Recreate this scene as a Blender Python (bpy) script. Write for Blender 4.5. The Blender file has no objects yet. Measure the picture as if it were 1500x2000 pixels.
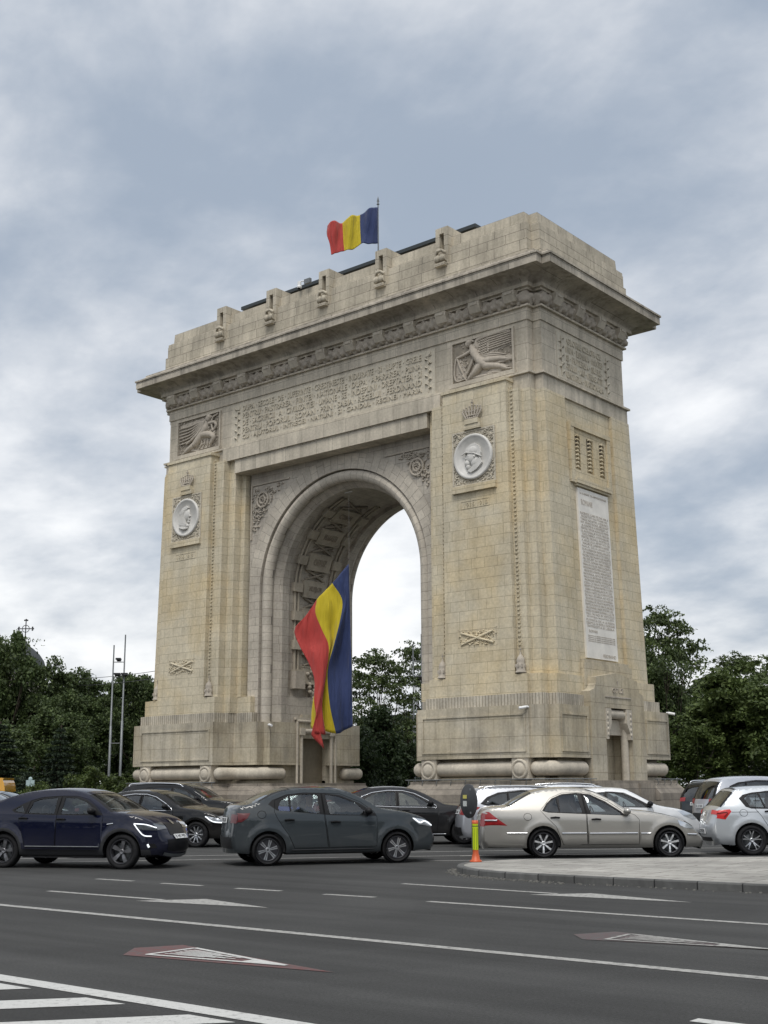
import bpy, bmesh, math, random
import numpy as np
from mathutils import Vector, Matrix
from mathutils.geometry import delaunay_2d_cdt, tessellate_polygon
R = math.radians
scene = bpy.context.scene
COL = scene.collection

# ------------------------------------------------------------------ camera
CY, CP, CR, CF = 0.696, 0.220, -0.006, 2407.6
CAM = Vector((40.03, -47.56, 1.5))
cam_d = bpy.data.cameras.new('camera'); cam = bpy.data.objects.new('camera', cam_d); COL.objects.link(cam)
cam_d.sensor_fit = 'VERTICAL'; cam_d.sensor_height = 24.0; cam_d.sensor_width = 18.0
cam_d.lens = 24.0 * CF / 2000.0
SKY_LOC = (12.458, 14.836, 0.0)
cam_d.clip_start = 0.1; cam_d.clip_end = 6000
_F = Vector((-math.sin(CY)*math.cos(CP), math.cos(CY)*math.cos(CP), math.sin(CP)))
_R = Vector((math.cos(CY), math.sin(CY), 0)); _U = _R.cross(_F)
_R2 = _R*math.cos(CR) + _U*math.sin(CR); _U2 = -_R*math.sin(CR) + _U*math.cos(CR)
cam.matrix_world = Matrix(((_R2.x, _U2.x, -_F.x, CAM.x), (_R2.y, _U2.y, -_F.y, CAM.y), (_R2.z, _U2.z, -_F.z, CAM.z), (0, 0, 0, 1)))
scene.camera = cam
FD = Vector((-math.sin(CY), math.cos(CY), 0))
def ground(lat, depth, z=0.0):
    """a spot given in metres to the right of and ahead of where the photographer stands"""
    p = CAM + _R*lat + FD*depth
    return Vector((p.x, p.y, z))

# ------------------------------------------------------------------ sky and sun
scene.view_settings.view_transform = 'Standard'
scene.view_settings.look = 'None'
scene.view_settings.exposure = 0.50
scene.view_settings.gamma = 1.0
SUN_EL, SUN_AZ = R(60), R(150)       # azimuth clockwise from +y
sdir = Vector((math.sin(SUN_AZ)*math.cos(SUN_EL), math.cos(SUN_AZ)*math.cos(SUN_EL), math.sin(SUN_EL)))
W = bpy.data.worlds.new("World"); scene.world = W; W.use_nodes = True
nt = W.node_tree; N = nt.nodes; L = nt.links
for n in list(N): N.remove(n)
def wn(t, **k):
    n = N.new(t)
    for a, b in k.items(): setattr(n, a, b)
    return n
def wmath(op, a, b=None, c=None, clamp=False):
    n = wn('ShaderNodeMath', operation=op, use_clamp=clamp)
    for i, v in enumerate((a, b, c)):
        if v is None: continue
        if isinstance(v, (int, float)): n.inputs[i].default_value = v
        else: L.new(v, n.inputs[i])
    return n.outputs[0]
sky = wn('ShaderNodeTexSky', sky_type='NISHITA', sun_disc=False)
sky.sun_elevation = SUN_EL; sky.sun_rotation = SUN_AZ; sky.altitude = 80
sky.air_density = 1.2; sky.dust_density = 2.5; sky.ozone_density = 1.0
tc = wn('ShaderNodeTexCoord'); sep = wn('ShaderNodeSeparateXYZ'); L.new(tc.outputs['Generated'], sep.inputs[0])
zc = wmath('ADD', wmath('MAXIMUM', sep.outputs[2], 0.0), 0.30)
cmb = wn('ShaderNodeCombineXYZ')
L.new(wmath('DIVIDE', sep.outputs[0], zc), cmb.inputs[0]); L.new(wmath('DIVIDE', sep.outputs[1], zc), cmb.inputs[1])
mp = wn('ShaderNodeMapping'); L.new(cmb.outputs[0], mp.inputs[0])
mp.inputs['Rotation'].default_value = (0, 0, 0.55); mp.inputs['Scale'].default_value = (1.15, 1.35, 1); mp.inputs['Location'].default_value = SKY_LOC
def wnoise(scale, detail, rough, dist, off=0.0):
    n = wn('ShaderNodeTexNoise'); n.inputs['Scale'].default_value = scale; n.inputs['Detail'].default_value = detail; n.inputs['Roughness'].default_value = rough; n.inputs['Distortion'].default_value = dist
    L.new(mp.outputs[0], n.inputs['Vector']); return n.outputs[0]
big, mid_, fine_ = wnoise(0.80, 3, 0.5, 0.2), wnoise(2.3, 6, 0.55, 0.12), wnoise(7.0, 6, 0.58, 0.2)
cv = wmath('ADD', wmath('ADD', wmath('MULTIPLY', big, 0.54), wmath('MULTIPLY', mid_, 0.37)), wmath('MULTIPLY', fine_, 0.09))
# low cloud bank far off is thin and bright
hz = wmath('SUBTRACT', 1.0, wmath('DIVIDE', wmath('MAXIMUM', sep.outputs[2], 0.0), 0.22), clamp=True)
cv = wmath('ADD', cv, wmath('MULTIPLY', hz, 0.008))
ramp = wn('ShaderNodeValToRGB'); L.new(cv, ramp.inputs[0])
cr = ramp.color_ramp; cr.interpolation = 'B_SPLINE'
cr.elements[0].position = 0.40; cr.elements[0].color = (0.30, 0.355, 0.435, 1)
cr.elements[1].position = 0.605; cr.elements[1].color = (0.93, 0.93, 0.93, 1)
for p, c in ((0.450, (0.41, 0.455, 0.52, 1)), (0.49, (0.55, 0.58, 0.625, 1)), (0.523, (0.68, 0.70, 0.73, 1)), (0.560, (0.81, 0.82, 0.835, 1))):
    e = cr.elements.new(p); e.color = c
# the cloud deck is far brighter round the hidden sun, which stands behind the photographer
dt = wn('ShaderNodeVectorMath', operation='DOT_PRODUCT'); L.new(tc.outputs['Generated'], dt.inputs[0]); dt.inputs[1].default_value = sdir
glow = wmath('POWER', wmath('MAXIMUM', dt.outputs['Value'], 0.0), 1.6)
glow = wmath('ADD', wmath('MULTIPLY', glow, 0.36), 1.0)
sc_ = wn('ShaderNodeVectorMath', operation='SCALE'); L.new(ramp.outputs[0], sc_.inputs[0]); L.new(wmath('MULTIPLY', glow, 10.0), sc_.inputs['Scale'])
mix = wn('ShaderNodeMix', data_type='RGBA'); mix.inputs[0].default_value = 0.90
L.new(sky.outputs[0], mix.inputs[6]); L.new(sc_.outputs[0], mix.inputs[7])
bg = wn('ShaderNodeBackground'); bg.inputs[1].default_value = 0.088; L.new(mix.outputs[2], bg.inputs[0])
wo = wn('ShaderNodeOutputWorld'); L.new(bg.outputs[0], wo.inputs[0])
sl = bpy.data.lights.new('sun', 'SUN'); sl.energy = 1.5; sl.angle = R(22); sl.color = (1.0, 0.965, 0.91)
so = bpy.data.objects.new('sun', sl); COL.objects.link(so)
so.rotation_euler = sdir.to_track_quat('Z', 'Y').to_euler()

# ------------------------------------------------------------------ tagging
def tag(o, label=None, cat=None, group=None, kind=None):
    if label: o['label'] = label
    if cat: o['category'] = cat
    if group: o['group'] = group
    if kind: o['kind'] = kind
    return o
def empty(name, loc=(0, 0, 0), rz=0.0):
    o = bpy.data.objects.new(name, None); o.location = loc; o.rotation_euler = (0, 0, rz); COL.objects.link(o); return o
def children(o): return [c for c in bpy.data.objects if c.parent == o]
def copy_tree(o, parent=None):
    c = o.copy(); COL.objects.link(c); c.parent = parent
    for ch in children(o):
        copy_tree(ch, c)
    return c

# ------------------------------------------------------------------ materials
MATS = {}
class NB:
    def __init__(s, name):
        s.m = bpy.data.materials.new(name); s.m.use_nodes = True; s.nt = s.m.node_tree; s.n = s.nt.nodes; s.l = s.nt.links
        s.b = s.n['Principled BSDF']; s.tc = s.n.new('ShaderNodeTexCoord')
    def node(s, t, **k):
        x = s.n.new(t)
        for a, b in k.items(): setattr(x, a, b)
        return x
    def noise(s, scale, detail=4, rough=0.55, coord='Object', stretch=None, dist=0.0):
        x = s.node('ShaderNodeTexNoise'); x.inputs['Scale'].default_value = scale; x.inputs['Detail'].default_value = detail
        x.inputs['Roughness'].default_value = rough; x.inputs['Distortion'].default_value = dist
        src = s.tc.outputs[coord]
        if stretch:
            mp = s.node('ShaderNodeMapping'); mp.inputs['Scale'].default_value = stretch; s.l.new(src, mp.inputs[0]); src = mp.outputs[0]
        s.l.new(src, x.inputs['Vector']); return x.outputs[0]
    def ramp(s, src, stops):
        r = s.node('ShaderNodeValToRGB'); s.l.new(src, r.inputs[0]); e = r.color_ramp.elements
        def c4(c): return (c, c, c, 1) if isinstance(c, (int, float)) else (*c, 1)
        e[0].position, e[0].color = stops[0][0], c4(stops[0][1]); e[1].position, e[1].color = stops[-1][0], c4(stops[-1][1])
        for p, c in stops[1:-1]:
            q = e.new(p); q.color = c4(c)
        return r.outputs[0]
    def mix(s, f, a, b, bt='MIX'):
        x = s.node('ShaderNodeMix', data_type='RGBA', blend_type=bt)
        for i, v in ((0, f), (6, a), (7, b)):
            if isinstance(v, (int, float)): x.inputs[i].default_value = v if i == 0 else (v, v, v, 1)
            elif isinstance(v, tuple): x.inputs[i].default_value = (*v, 1)
            else: s.l.new(v, x.inputs[i])
        return x.outputs[2]
    def math(s, op, a, b=0.0):
        x = s.node('ShaderNodeMath', operation=op)
        for i, v in enumerate((a, b)):
            if isinstance(v, (int, float)): x.inputs[i].default_value = v
            else: s.l.new(v, x.inputs[i])
        return x.outputs[0]
    def bump(s, h, st=0.4, d=0.02):
        x = s.node('ShaderNodeBump'); x.inputs['Strength'].default_value = st; x.inputs['Distance'].default_value = d
        s.l.new(h, x.inputs['Height']); s.l.new(x.outputs[0], s.b.inputs['Normal']); return x
    def set(s, **k):
        for a, v in k.items():
            a = a.replace('_', ' ')
            if isinstance(v, (int, float)): s.b.inputs[a].default_value = v
            elif isinstance(v, tuple): s.b.inputs[a].default_value = (*v, 1) if len(v) == 3 else v
            else: s.l.new(v, s.b.inputs[a])
        return s
def plain(name, col, rough=0.5, metal=0.0, var=0.0, vs=6.0, coat=0.0, bump=0.0, bs=30.0):
    if name in MATS: return MATS[name]
    b = NB(name)
    if var:
        n = b.noise(vs, 4)
        c = b.ramp(n, [(0.3, tuple(x*(1-var) for x in col)), (0.7, tuple(min(1, x*(1+var)) for x in col))])
        b.set(Base_Color=c)
    else: b.set(Base_Color=col)
    b.set(Roughness=rough, Metallic=metal)
    if max(col) < .06 and metal < .2 and not coat: b.set(Specular_IOR_Level=.15)
    if coat: b.set(Coat_Weight=coat, Coat_Roughness=0.04)
    if bump: b.bump(b.noise(bs, 5), bump, 0.01)
    MATS[name] = b.m; return b.m
def stone(name, c1, c2, mortar, bw=0.95, bh=0.45, stain=0.35, streak=0.35, joint=0.009, warm=None, off=0.5):
    b = NB(name)
    br = b.node('ShaderNodeTexBrick'); b.l.new(b.tc.outputs['UV'], br.inputs['Vector'])
    br.offset = off; br.squash = 0.72; br.squash_frequency = 3
    br.inputs['Color1'].default_value = (*c1, 1); br.inputs['Color2'].default_value = (*c2, 1); br.inputs['Mortar'].default_value = (*mortar, 1)
    br.inputs['Scale'].default_value = 1.0; br.inputs['Brick Width'].default_value = bw; br.inputs['Row Height'].default_value = bh
    br.inputs['Mortar Size'].default_value = joint; br.inputs['Mortar Smooth'].default_value = 0.25; br.inputs['Bias'].default_value = -0.15
    col = br.outputs['Color']
    fine = b.noise(9, 6, 0.62)
    col = b.mix(1.0, col, b.ramp(fine, [(0.25, 0.80), (0.75, 1.14)]), 'MULTIPLY')
    big = b.noise(0.55, 4, 0.6)
    col = b.mix(1.0, col, b.ramp(big, [(0.3, 1-stain*0.75), (0.7, 1+stain*0.28)]), 'MULTIPLY')
    if warm:
        wz = b.noise(0.35, 3, 0.6)
        col = b.mix(b.ramp(wz, [(0.42, 0.0), (0.66, 0.75)]), col, b.mix(1.0, col, warm, 'MULTIPLY'))
    st = b.noise(1.5, 5, 0.6, stretch=(1.7, 1.7, 0.13))
    col = b.mix(streak, col, b.mix(1.0, col, b.ramp(st, [(0.36, 0.55), (0.56, 1.05)]), 'MULTIPLY'))
    b.set(Base_Color=col, Roughness=0.88)
    h = b.mix(0.5, b.ramp(br.outputs['Fac'], [(0.0, 1.0), (1.0, 0.0)]), b.noise(26, 6, 0.7))
    b.bump(h, 0.4, 0.015)
    MATS[name] = b.m; return b.m
S_PIER = stone('pier_stone', (0.6, 0.535, 0.4), (0.535, 0.475, 0.35), (0.30, 0.265, 0.19), warm=(1.03, 0.93, 0.74), stain=0.2, streak=0.22)
S_ENT = stone('entablature_stone', (0.58, 0.52, 0.42), (0.505, 0.455, 0.365), (0.17, 0.15, 0.125), bw=1.5, bh=0.74, stain=0.3, streak=0.5, joint=0.008)
S_GREY = stone('arch_wall_stone', (0.5, 0.455, 0.385), (0.42, 0.38, 0.325), (0.22, 0.20, 0.17), bw=0.85, bh=0.44, stain=0.35, streak=0.35, joint=0.009)
S_VOUS = stone('voussoir_stone', (0.54, 0.49, 0.41), (0.455, 0.41, 0.345), (0.21, 0.19, 0.16), bw=0.80, bh=0.41, stain=0.35, streak=0.1, joint=0.010)
S_PED = stone('pedestal_stone', (0.52, 0.47, 0.37), (0.45, 0.405, 0.32), (0.19, 0.165, 0.12), bw=1.5, bh=0.72, stain=0.4, streak=0.5, joint=0.008, warm=(1.0, 0.94, 0.8))
S_ATT = stone('attic_stone', (0.53, 0.475, 0.375), (0.44, 0.395, 0.31), (0.14, 0.12, 0.095), bw=1.4, bh=0.5, stain=0.38, streak=0.45, joint=0.011)
S_PLINTH = stone('plinth_stone', (0.285, 0.25, 0.205), (0.22, 0.195, 0.165), (0.09, 0.08, 0.07), bw=2.1, bh=0.5, stain=0.45, streak=0.5)
S_CORN = stone('cornice_stone', (0.49, 0.44, 0.36), (0.4, 0.36, 0.295), (0.09, 0.08, 0.07), bw=2.4, bh=3.0, stain=0.5, streak=0.75, joint=0.01)
S_PLAIN = stone('carved_stone', (0.52, 0.47, 0.385), (0.5, 0.45, 0.37), (0.38, 0.34, 0.28), bw=5, bh=5, stain=0.3, streak=0.3, joint=0.001)
S_CARVE = stone('relief_stone', (0.46, 0.41, 0.34), (0.44, 0.39, 0.325), (0.3, 0.26, 0.22), bw=5, bh=5, stain=0.3, streak=0.25, joint=0.001)
S_CREAM = stone('panel_stone', (0.57, 0.52, 0.42), (0.54, 0.49, 0.395), (0.25, 0.23, 0.18), bw=2.2, bh=1.0, stain=0.2, streak=0.25, joint=0.004)
S_FLUTE = stone('fluted_stone', (0.53, 0.485, 0.4), (0.46, 0.415, 0.335), (0.25, 0.22, 0.17), bw=0.16, bh=3, stain=0.4, streak=0.5, joint=0.02, off=0.0)
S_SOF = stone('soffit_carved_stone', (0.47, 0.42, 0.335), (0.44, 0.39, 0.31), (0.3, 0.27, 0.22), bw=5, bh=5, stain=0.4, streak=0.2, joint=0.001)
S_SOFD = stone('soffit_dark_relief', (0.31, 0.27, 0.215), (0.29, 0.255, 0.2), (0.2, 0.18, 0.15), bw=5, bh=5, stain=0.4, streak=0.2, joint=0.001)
M_MARBLE = plain('white_marble', (0.56, 0.545, 0.51), 0.5, var=0.1, vs=3.0)
M_PLAQUE = plain('veined_marble', (0.70, 0.67, 0.61), 0.5, var=0.12, vs=1.6)
M_LETTER = plain('letter_grey', (0.42, 0.38, 0.33), 0.7)
M_ROOF = plain('roof_metal', (0.035, 0.042, 0.045), 0.5, 0.4)
M_VOID = plain('deep_shadow_stone', (0.05, 0.045, 0.035), 0.9)
M_STEEL = plain('galvanised_steel', (0.17, 0.18, 0.185), 0.5, 0.5, var=0.15)
M_DARKM = plain('dark_metal', (0.03, 0.03, 0.033), 0.45, 0.5)
M_BLACK = plain('black_plastic', (0.012, 0.012, 0.013), 0.45, var=0.1)
M_WHITE = plain('white_paint', (0.75, 0.75, 0.74), 0.45, var=0.04)

# ------------------------------------------------------------------ mesh builder
class MB:
    def __init__(s): s.v = []; s.f = []; s.m = []; s.uv = []; s.sm = []
    def add(s, vs, fs, mat=0, uv=None, smooth=False):
        o = len(s.v); s.v.extend(tuple(p) for p in vs)
        for f in fs:
            s.f.append([i+o for i in f]); s.m.append(mat); s.sm.append(smooth)
            s.uv.append([uv[i] for i in f] if uv is not None else None)
        return s
    def box(s, x0, x1, y0, y1, z0, z1, mat=0):
        vs = [(x, y, z) for z in (z0, z1) for x, y in ((x0, y0), (x1, y0), (x1, y1), (x0, y1))]
        return s.add(vs, [(3, 2, 1, 0), (4, 5, 6, 7), (0, 1, 5, 4), (1, 2, 6, 5), (2, 3, 7, 6), (3, 0, 4, 7)], mat)
    def loft(s, secs, mat=0, caps=(True, True), closed=True, smooth=False, uv=None):
        """secs: list of rings (same count)"""
        n = len(secs[0]); vs = [p for r in secs for p in r]; fs = []
        for k in range(len(secs)-1):
            for i in range(n if closed else n-1):
                j = (i+1) % n; fs.append((k*n+i, k*n+j, (k+1)*n+j, (k+1)*n+i))
        s.add(vs, fs, mat, uv, smooth)
        for which, ok in ((0, caps[0]), (len(secs)-1, caps[1])):
            if ok and closed:
                ring = [Vector(p) for p in secs[which]]
                tris = tessellate_polygon([ring])
                t = [tuple(reversed(x)) if which == 0 else tuple(x) for x in tris]
                nn = Vector((0, 0, 0))
                s.add(ring, t, mat)
        return s
    def prism(s, poly, z0, z1, mat=0, poly1=None, caps=(True, True)):
        p1 = poly1 or poly
        return s.loft([[(x, y, z0) for x, y in poly], [(x, y, z1) for x, y in p1]], mat, caps)
    def ext(s, fr, poly, d0, d1, mat=0):
        """polygon in frame fr=(o,u,v,n), pushed from depth d0 to d1"""
        o, u, v, n = fr
        q = [[o+u*a+v*b+n*d for a, b in poly] for d in (d0, d1)]
        return s.loft(q, mat, (False, True))
    def tube(s, pts, r, n=8, mat=0, caps=True, flat=1.0, up=None, closed=False):
        pts = [Vector(p) for p in pts]; k = len(pts); secs = []
        rs = r if isinstance(r, (list, tuple)) else [r]*k
        prev = None
        for i, p in enumerate(pts):
            if closed: t = (pts[(i+1) % k]-pts[i-1])
            else: t = pts[min(i+1, k-1)]-pts[max(i-1, 0)]
            t.normalize()
            a = Vector(up) if up is not None else (prev if prev is not None else (Vector((0, 0, 1)) if abs(t.z) < 0.9 else Vector((1, 0, 0))))
            x = t.cross(a)
            if x.length < 1e-5: x = t.orthogonal()
            x.normalize(); y = x.cross(t).normalized(); prev = y
            secs.append([p+x*rs[i]*math.cos(2*math.pi*j/n)+y*rs[i]*flat*math.sin(2*math.pi*j/n) for j in range(n)])
        if closed: secs.append(secs[0])
        return s.loft(secs, mat, (caps and not closed, caps and not closed), smooth=True)
    def ell(s, c, rx, ry, rz, mat=0, n=10, m=7, fr=None):
        X, Y, Z = fr or (Vector((1, 0, 0)), Vector((0, 1, 0)), Vector((0, 0, 1)))
        c = Vector(c); vs = []; fs = []
        for i in range(m+1):
            ph = math.pi*i/m
            for j in range(n):
                th = 2*math.pi*j/n
                vs.append(c+X*rx*math.sin(ph)*math.cos(th)+Y*ry*math.sin(ph)*math.sin(th)+Z*rz*math.cos(ph))
        for i in range(m):
            for j in range(n):
                fs.append((i*n+j, (i+1)*n+j, (i+1)*n+(j+1) % n, i*n+(j+1) % n))
        return s.add(vs, fs, mat, None, True)
    def lathe(s, prof, c, X, Y, Zv, n=24, mat=0, smooth=True):
        """prof: (radius, height along Zv)"""
        c = Vector(c)
        secs = [[c+X*r*math.cos(2*math.pi*j/n)+Y*r*math.sin(2*math.pi*j/n)+Zv*h for j in range(n)] for r, h in prof]
        return s.loft(secs, mat, (False, False), smooth=smooth)
    def text(s, body, fr, w, h, d, mat=0, space=1.0, bold=0.0):
        """raised text, fitted to width w and cap height h, centred on the frame's origin"""
        cu = bpy.data.curves.new('t', 'FONT'); cu.body = body; cu.size = 1.0; cu.resolution_u = 2; cu.space_character = space
        cu.extrude = 0.5; cu.offset = bold; ob = bpy.data.objects.new('t', cu)
        me = bpy.data.meshes.new_from_object(ob)
        if len(me.vertices):
            co = np.array([v.co[:] for v in me.vertices]); lo = co.min(0); hi = co.max(0)
            sx = w/max(1e-4, hi[0]-lo[0]); sy = h/max(1e-4, hi[1]-lo[1])
            o, u, v, n = fr
            vs = [o+u*((c[0]-(lo[0]+hi[0])/2)*sx)+v*((c[1]-(lo[1]+hi[1])/2)*sy)+n*((c[2]+0.5)*d) for c in co]
            s.add(vs, [tuple(p.vertices) for p in me.polygons], mat)
        bpy.data.objects.remove(ob); bpy.data.meshes.remove(me); bpy.data.curves.remove(cu)
        return s
    def build(s, name, mats, parent=None, recalc=False, sharp=None):
        me = bpy.data.meshes.new(name)
        me.from_pydata(s.v, [], s.f)
        if not isinstance(mats, (list, tuple)): mats = [mats]
        for m in mats: me.materials.append(m)
        np_ = len(me.polygons)
        if np_ == len(s.m):
            me.polygons.foreach_set('material_index', s.m); me.polygons.foreach_set('use_smooth', s.sm)
            uvl = me.uv_layers.new(name='uv'); V = s.v; data = []
            for f, u in zip(s.f, s.uv):
                if u is not None:
                    for q in u: data += [q[0], q[1]]
                    continue
                a, b, c = V[f[0]], V[f[1]], V[f[2]]
                e1 = (b[0]-a[0], b[1]-a[1], b[2]-a[2]); e2 = (c[0]-a[0], c[1]-a[1], c[2]-a[2])
                nx = abs(e1[1]*e2[2]-e1[2]*e2[1]); ny = abs(e1[2]*e2[0]-e1[0]*e2[2]); nz = abs(e1[0]*e2[1]-e1[1]*e2[0])
                if nz > nx*1.4 and nz > ny*1.4:
                    for i in f: data += [V[i][0], V[i][1]]
                elif nx > ny:
                    for i in f: data += [V[i][1]+0.37, V[i][2]]
                else:
                    for i in f: data += [V[i][0], V[i][2]]
            uvl.data.foreach_set('uv', data)
        if recalc:
            bm = bmesh.new(); bm.from_mesh(me); bmesh.ops.recalc_face_normals(bm, faces=bm.faces); bm.to_mesh(me); bm.free()
        me.update()
        o = bpy.data.objects.new(name, me); COL.objects.link(o)
        if parent is not None: o.parent = parent
        return o
V3 = lambda *a: Vector(a)
def catmull(pts, n=6):
    """smooth a list of tuples through its points"""
    P = [np.array(p, float) for p in pts]; out = []
    for i in range(len(P)-1):
        p0 = P[i-1] if i else 2*P[0]-P[1]; p1, p2 = P[i], P[i+1]; p3 = P[i+2] if i+2 < len(P) else 2*P[-1]-P[-2]
        for k in range(n):
            t = k/n
            out.append(tuple(0.5*((2*p1)+(-p0+p2)*t+(2*p0-5*p1+4*p2-p3)*t*t+(-p0+3*p1-3*p2+p3)*t**3)))
    out.append(tuple(P[-1])); return out
# ------------------------------------------------------------------ the triumphal arch
ARCH = empty('triumphal_arch', (0, 0, -0.1))
tag(ARCH, 'huge beige and grey stone triumphal arch with carved inscriptions and portrait medallions', 'triumphal arch')
def FR(x, y, z, dz=0.0): return (V3(x, y, z), V3(1, 0, 0), V3(0, 0, 1), V3(0, -1, 0))       # on the front
def SD(x, y, z): return (V3(x, y, z), V3(0, 1, 0), V3(0, 0, 1), V3(1, 0, 0))                 # on the right side
def full(q, sx):
    p = q + [(x, -y) for x, y in reversed(q)]
    if sx < 0: p = [(-x, y) for x, y in reversed(p)]
    return p
def E4(Wd, D, n=0.43):
    q = [(-(Wd), -(D-n)), (-(Wd-n), -(D-n)), (-(Wd-n), -D), (Wd-n, -D), (Wd-n, -(D-n)), (Wd, -(D-n))]
    return q + [(-x, -y) for x, y in q]
# plinth and pedestals, one pier at a time
Q_PLI_T = [(4.1, -3.6), (4.7, -4.2), (6.35, -4.3), (6.35, -5.45), (12.3, -5.45), (12.9, -5.3), (13.0, -4.9), (13.5, -4.85), (13.5, -2.45), (13.52, -2.4)]
Q_PLI_B = [(3.6, -3.9), (4.2, -4.7), (5.85, -4.8), (5.85, -5.95), (12.45, -5.95), (13.2, -5.8), (13.3, -5.3), (13.85, -5.2), (13.85, -2.45), (13.6, -2.4)]
Q_LOW = [(5.2, -1.1), (4.75, -1.1), (4.75, -3.1), (5.1, -3.4), (6.95, -3.5), (6.95, -4.8), (12.0, -4.8), (12.0, -4.65), (12.45, -4.65), (12.45, -4.2), (12.85, -4.2), (12.85, -2.3), (12.4, -2.3)]
Q_PED = [(5.2, -1.1), (4.36, -1.1), (4.36, -3.4), (4.8, -3.4), (4.8, -3.85), (6.5, -3.85), (6.5, -5.25), (12.2, -5.25), (12.2, -5.1), (12.85, -5.1), (12.85, -4.68), (13.3, -4.68), (13.3, -2.3), (12.4, -2.3)]
Q_FLU = [(5.3, -2.9), (5.3, -3.76), (6.49, -3.76), (6.49, -4.3), (6.75, -4.3), (6.75, -4.98), (12.05, -4.98), (12.05, -4.85), (12.65, -4.85), (12.65, -4.35), (13.05, -4.35), (13.05, -2.0), (12.5, -2.0)]
Q_CRS = [(5.5, -2.8), (5.5, -3.68), (6.46, -3.68), (6.46, -4.2), (6.88, -4.2), (6.88, -4.86), (11.95, -4.86), (11.95, -4.7), (12.5, -4.7), (12.5, -4.15), (12.93, -4.15), (12.93, -2.0), (12.5, -2.0)]
Q_BODY = [(5.6, -3.0), (6.2, -3.0), (6.2, -3.6), (6.5, -3.6), (6.5, -4.05), (6.95, -4.05), (6.95, -4.5), (7.45, -4.5), (7.75, -4.5), (7.75, -4.75), (11.2, -4.75), (11.2, -4.5), (11.7, -4.5), (11.7, -4.2), (12.12, -4.2), (12.12, -3.72), (12.55, -3.72), (12.55, -2.06), (12.4, -2.06)]
def batter(q, b=0.25, f=0.10):
    return [(x + b*min(1, max(0, (x-9.5)/3)), y - (f if y < -3.3 else 0)) for x, y in q]
ZB0, ZB1 = 6.15, 18.58
JX = {1: 4.98, -1: 4.36}
def jamb(q, sx):
    d = JX[sx]-4.36
    return [(x+d*max(0, min(1, (6.4-x)/1.9)), y) for x, y in q]
_full = full
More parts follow.
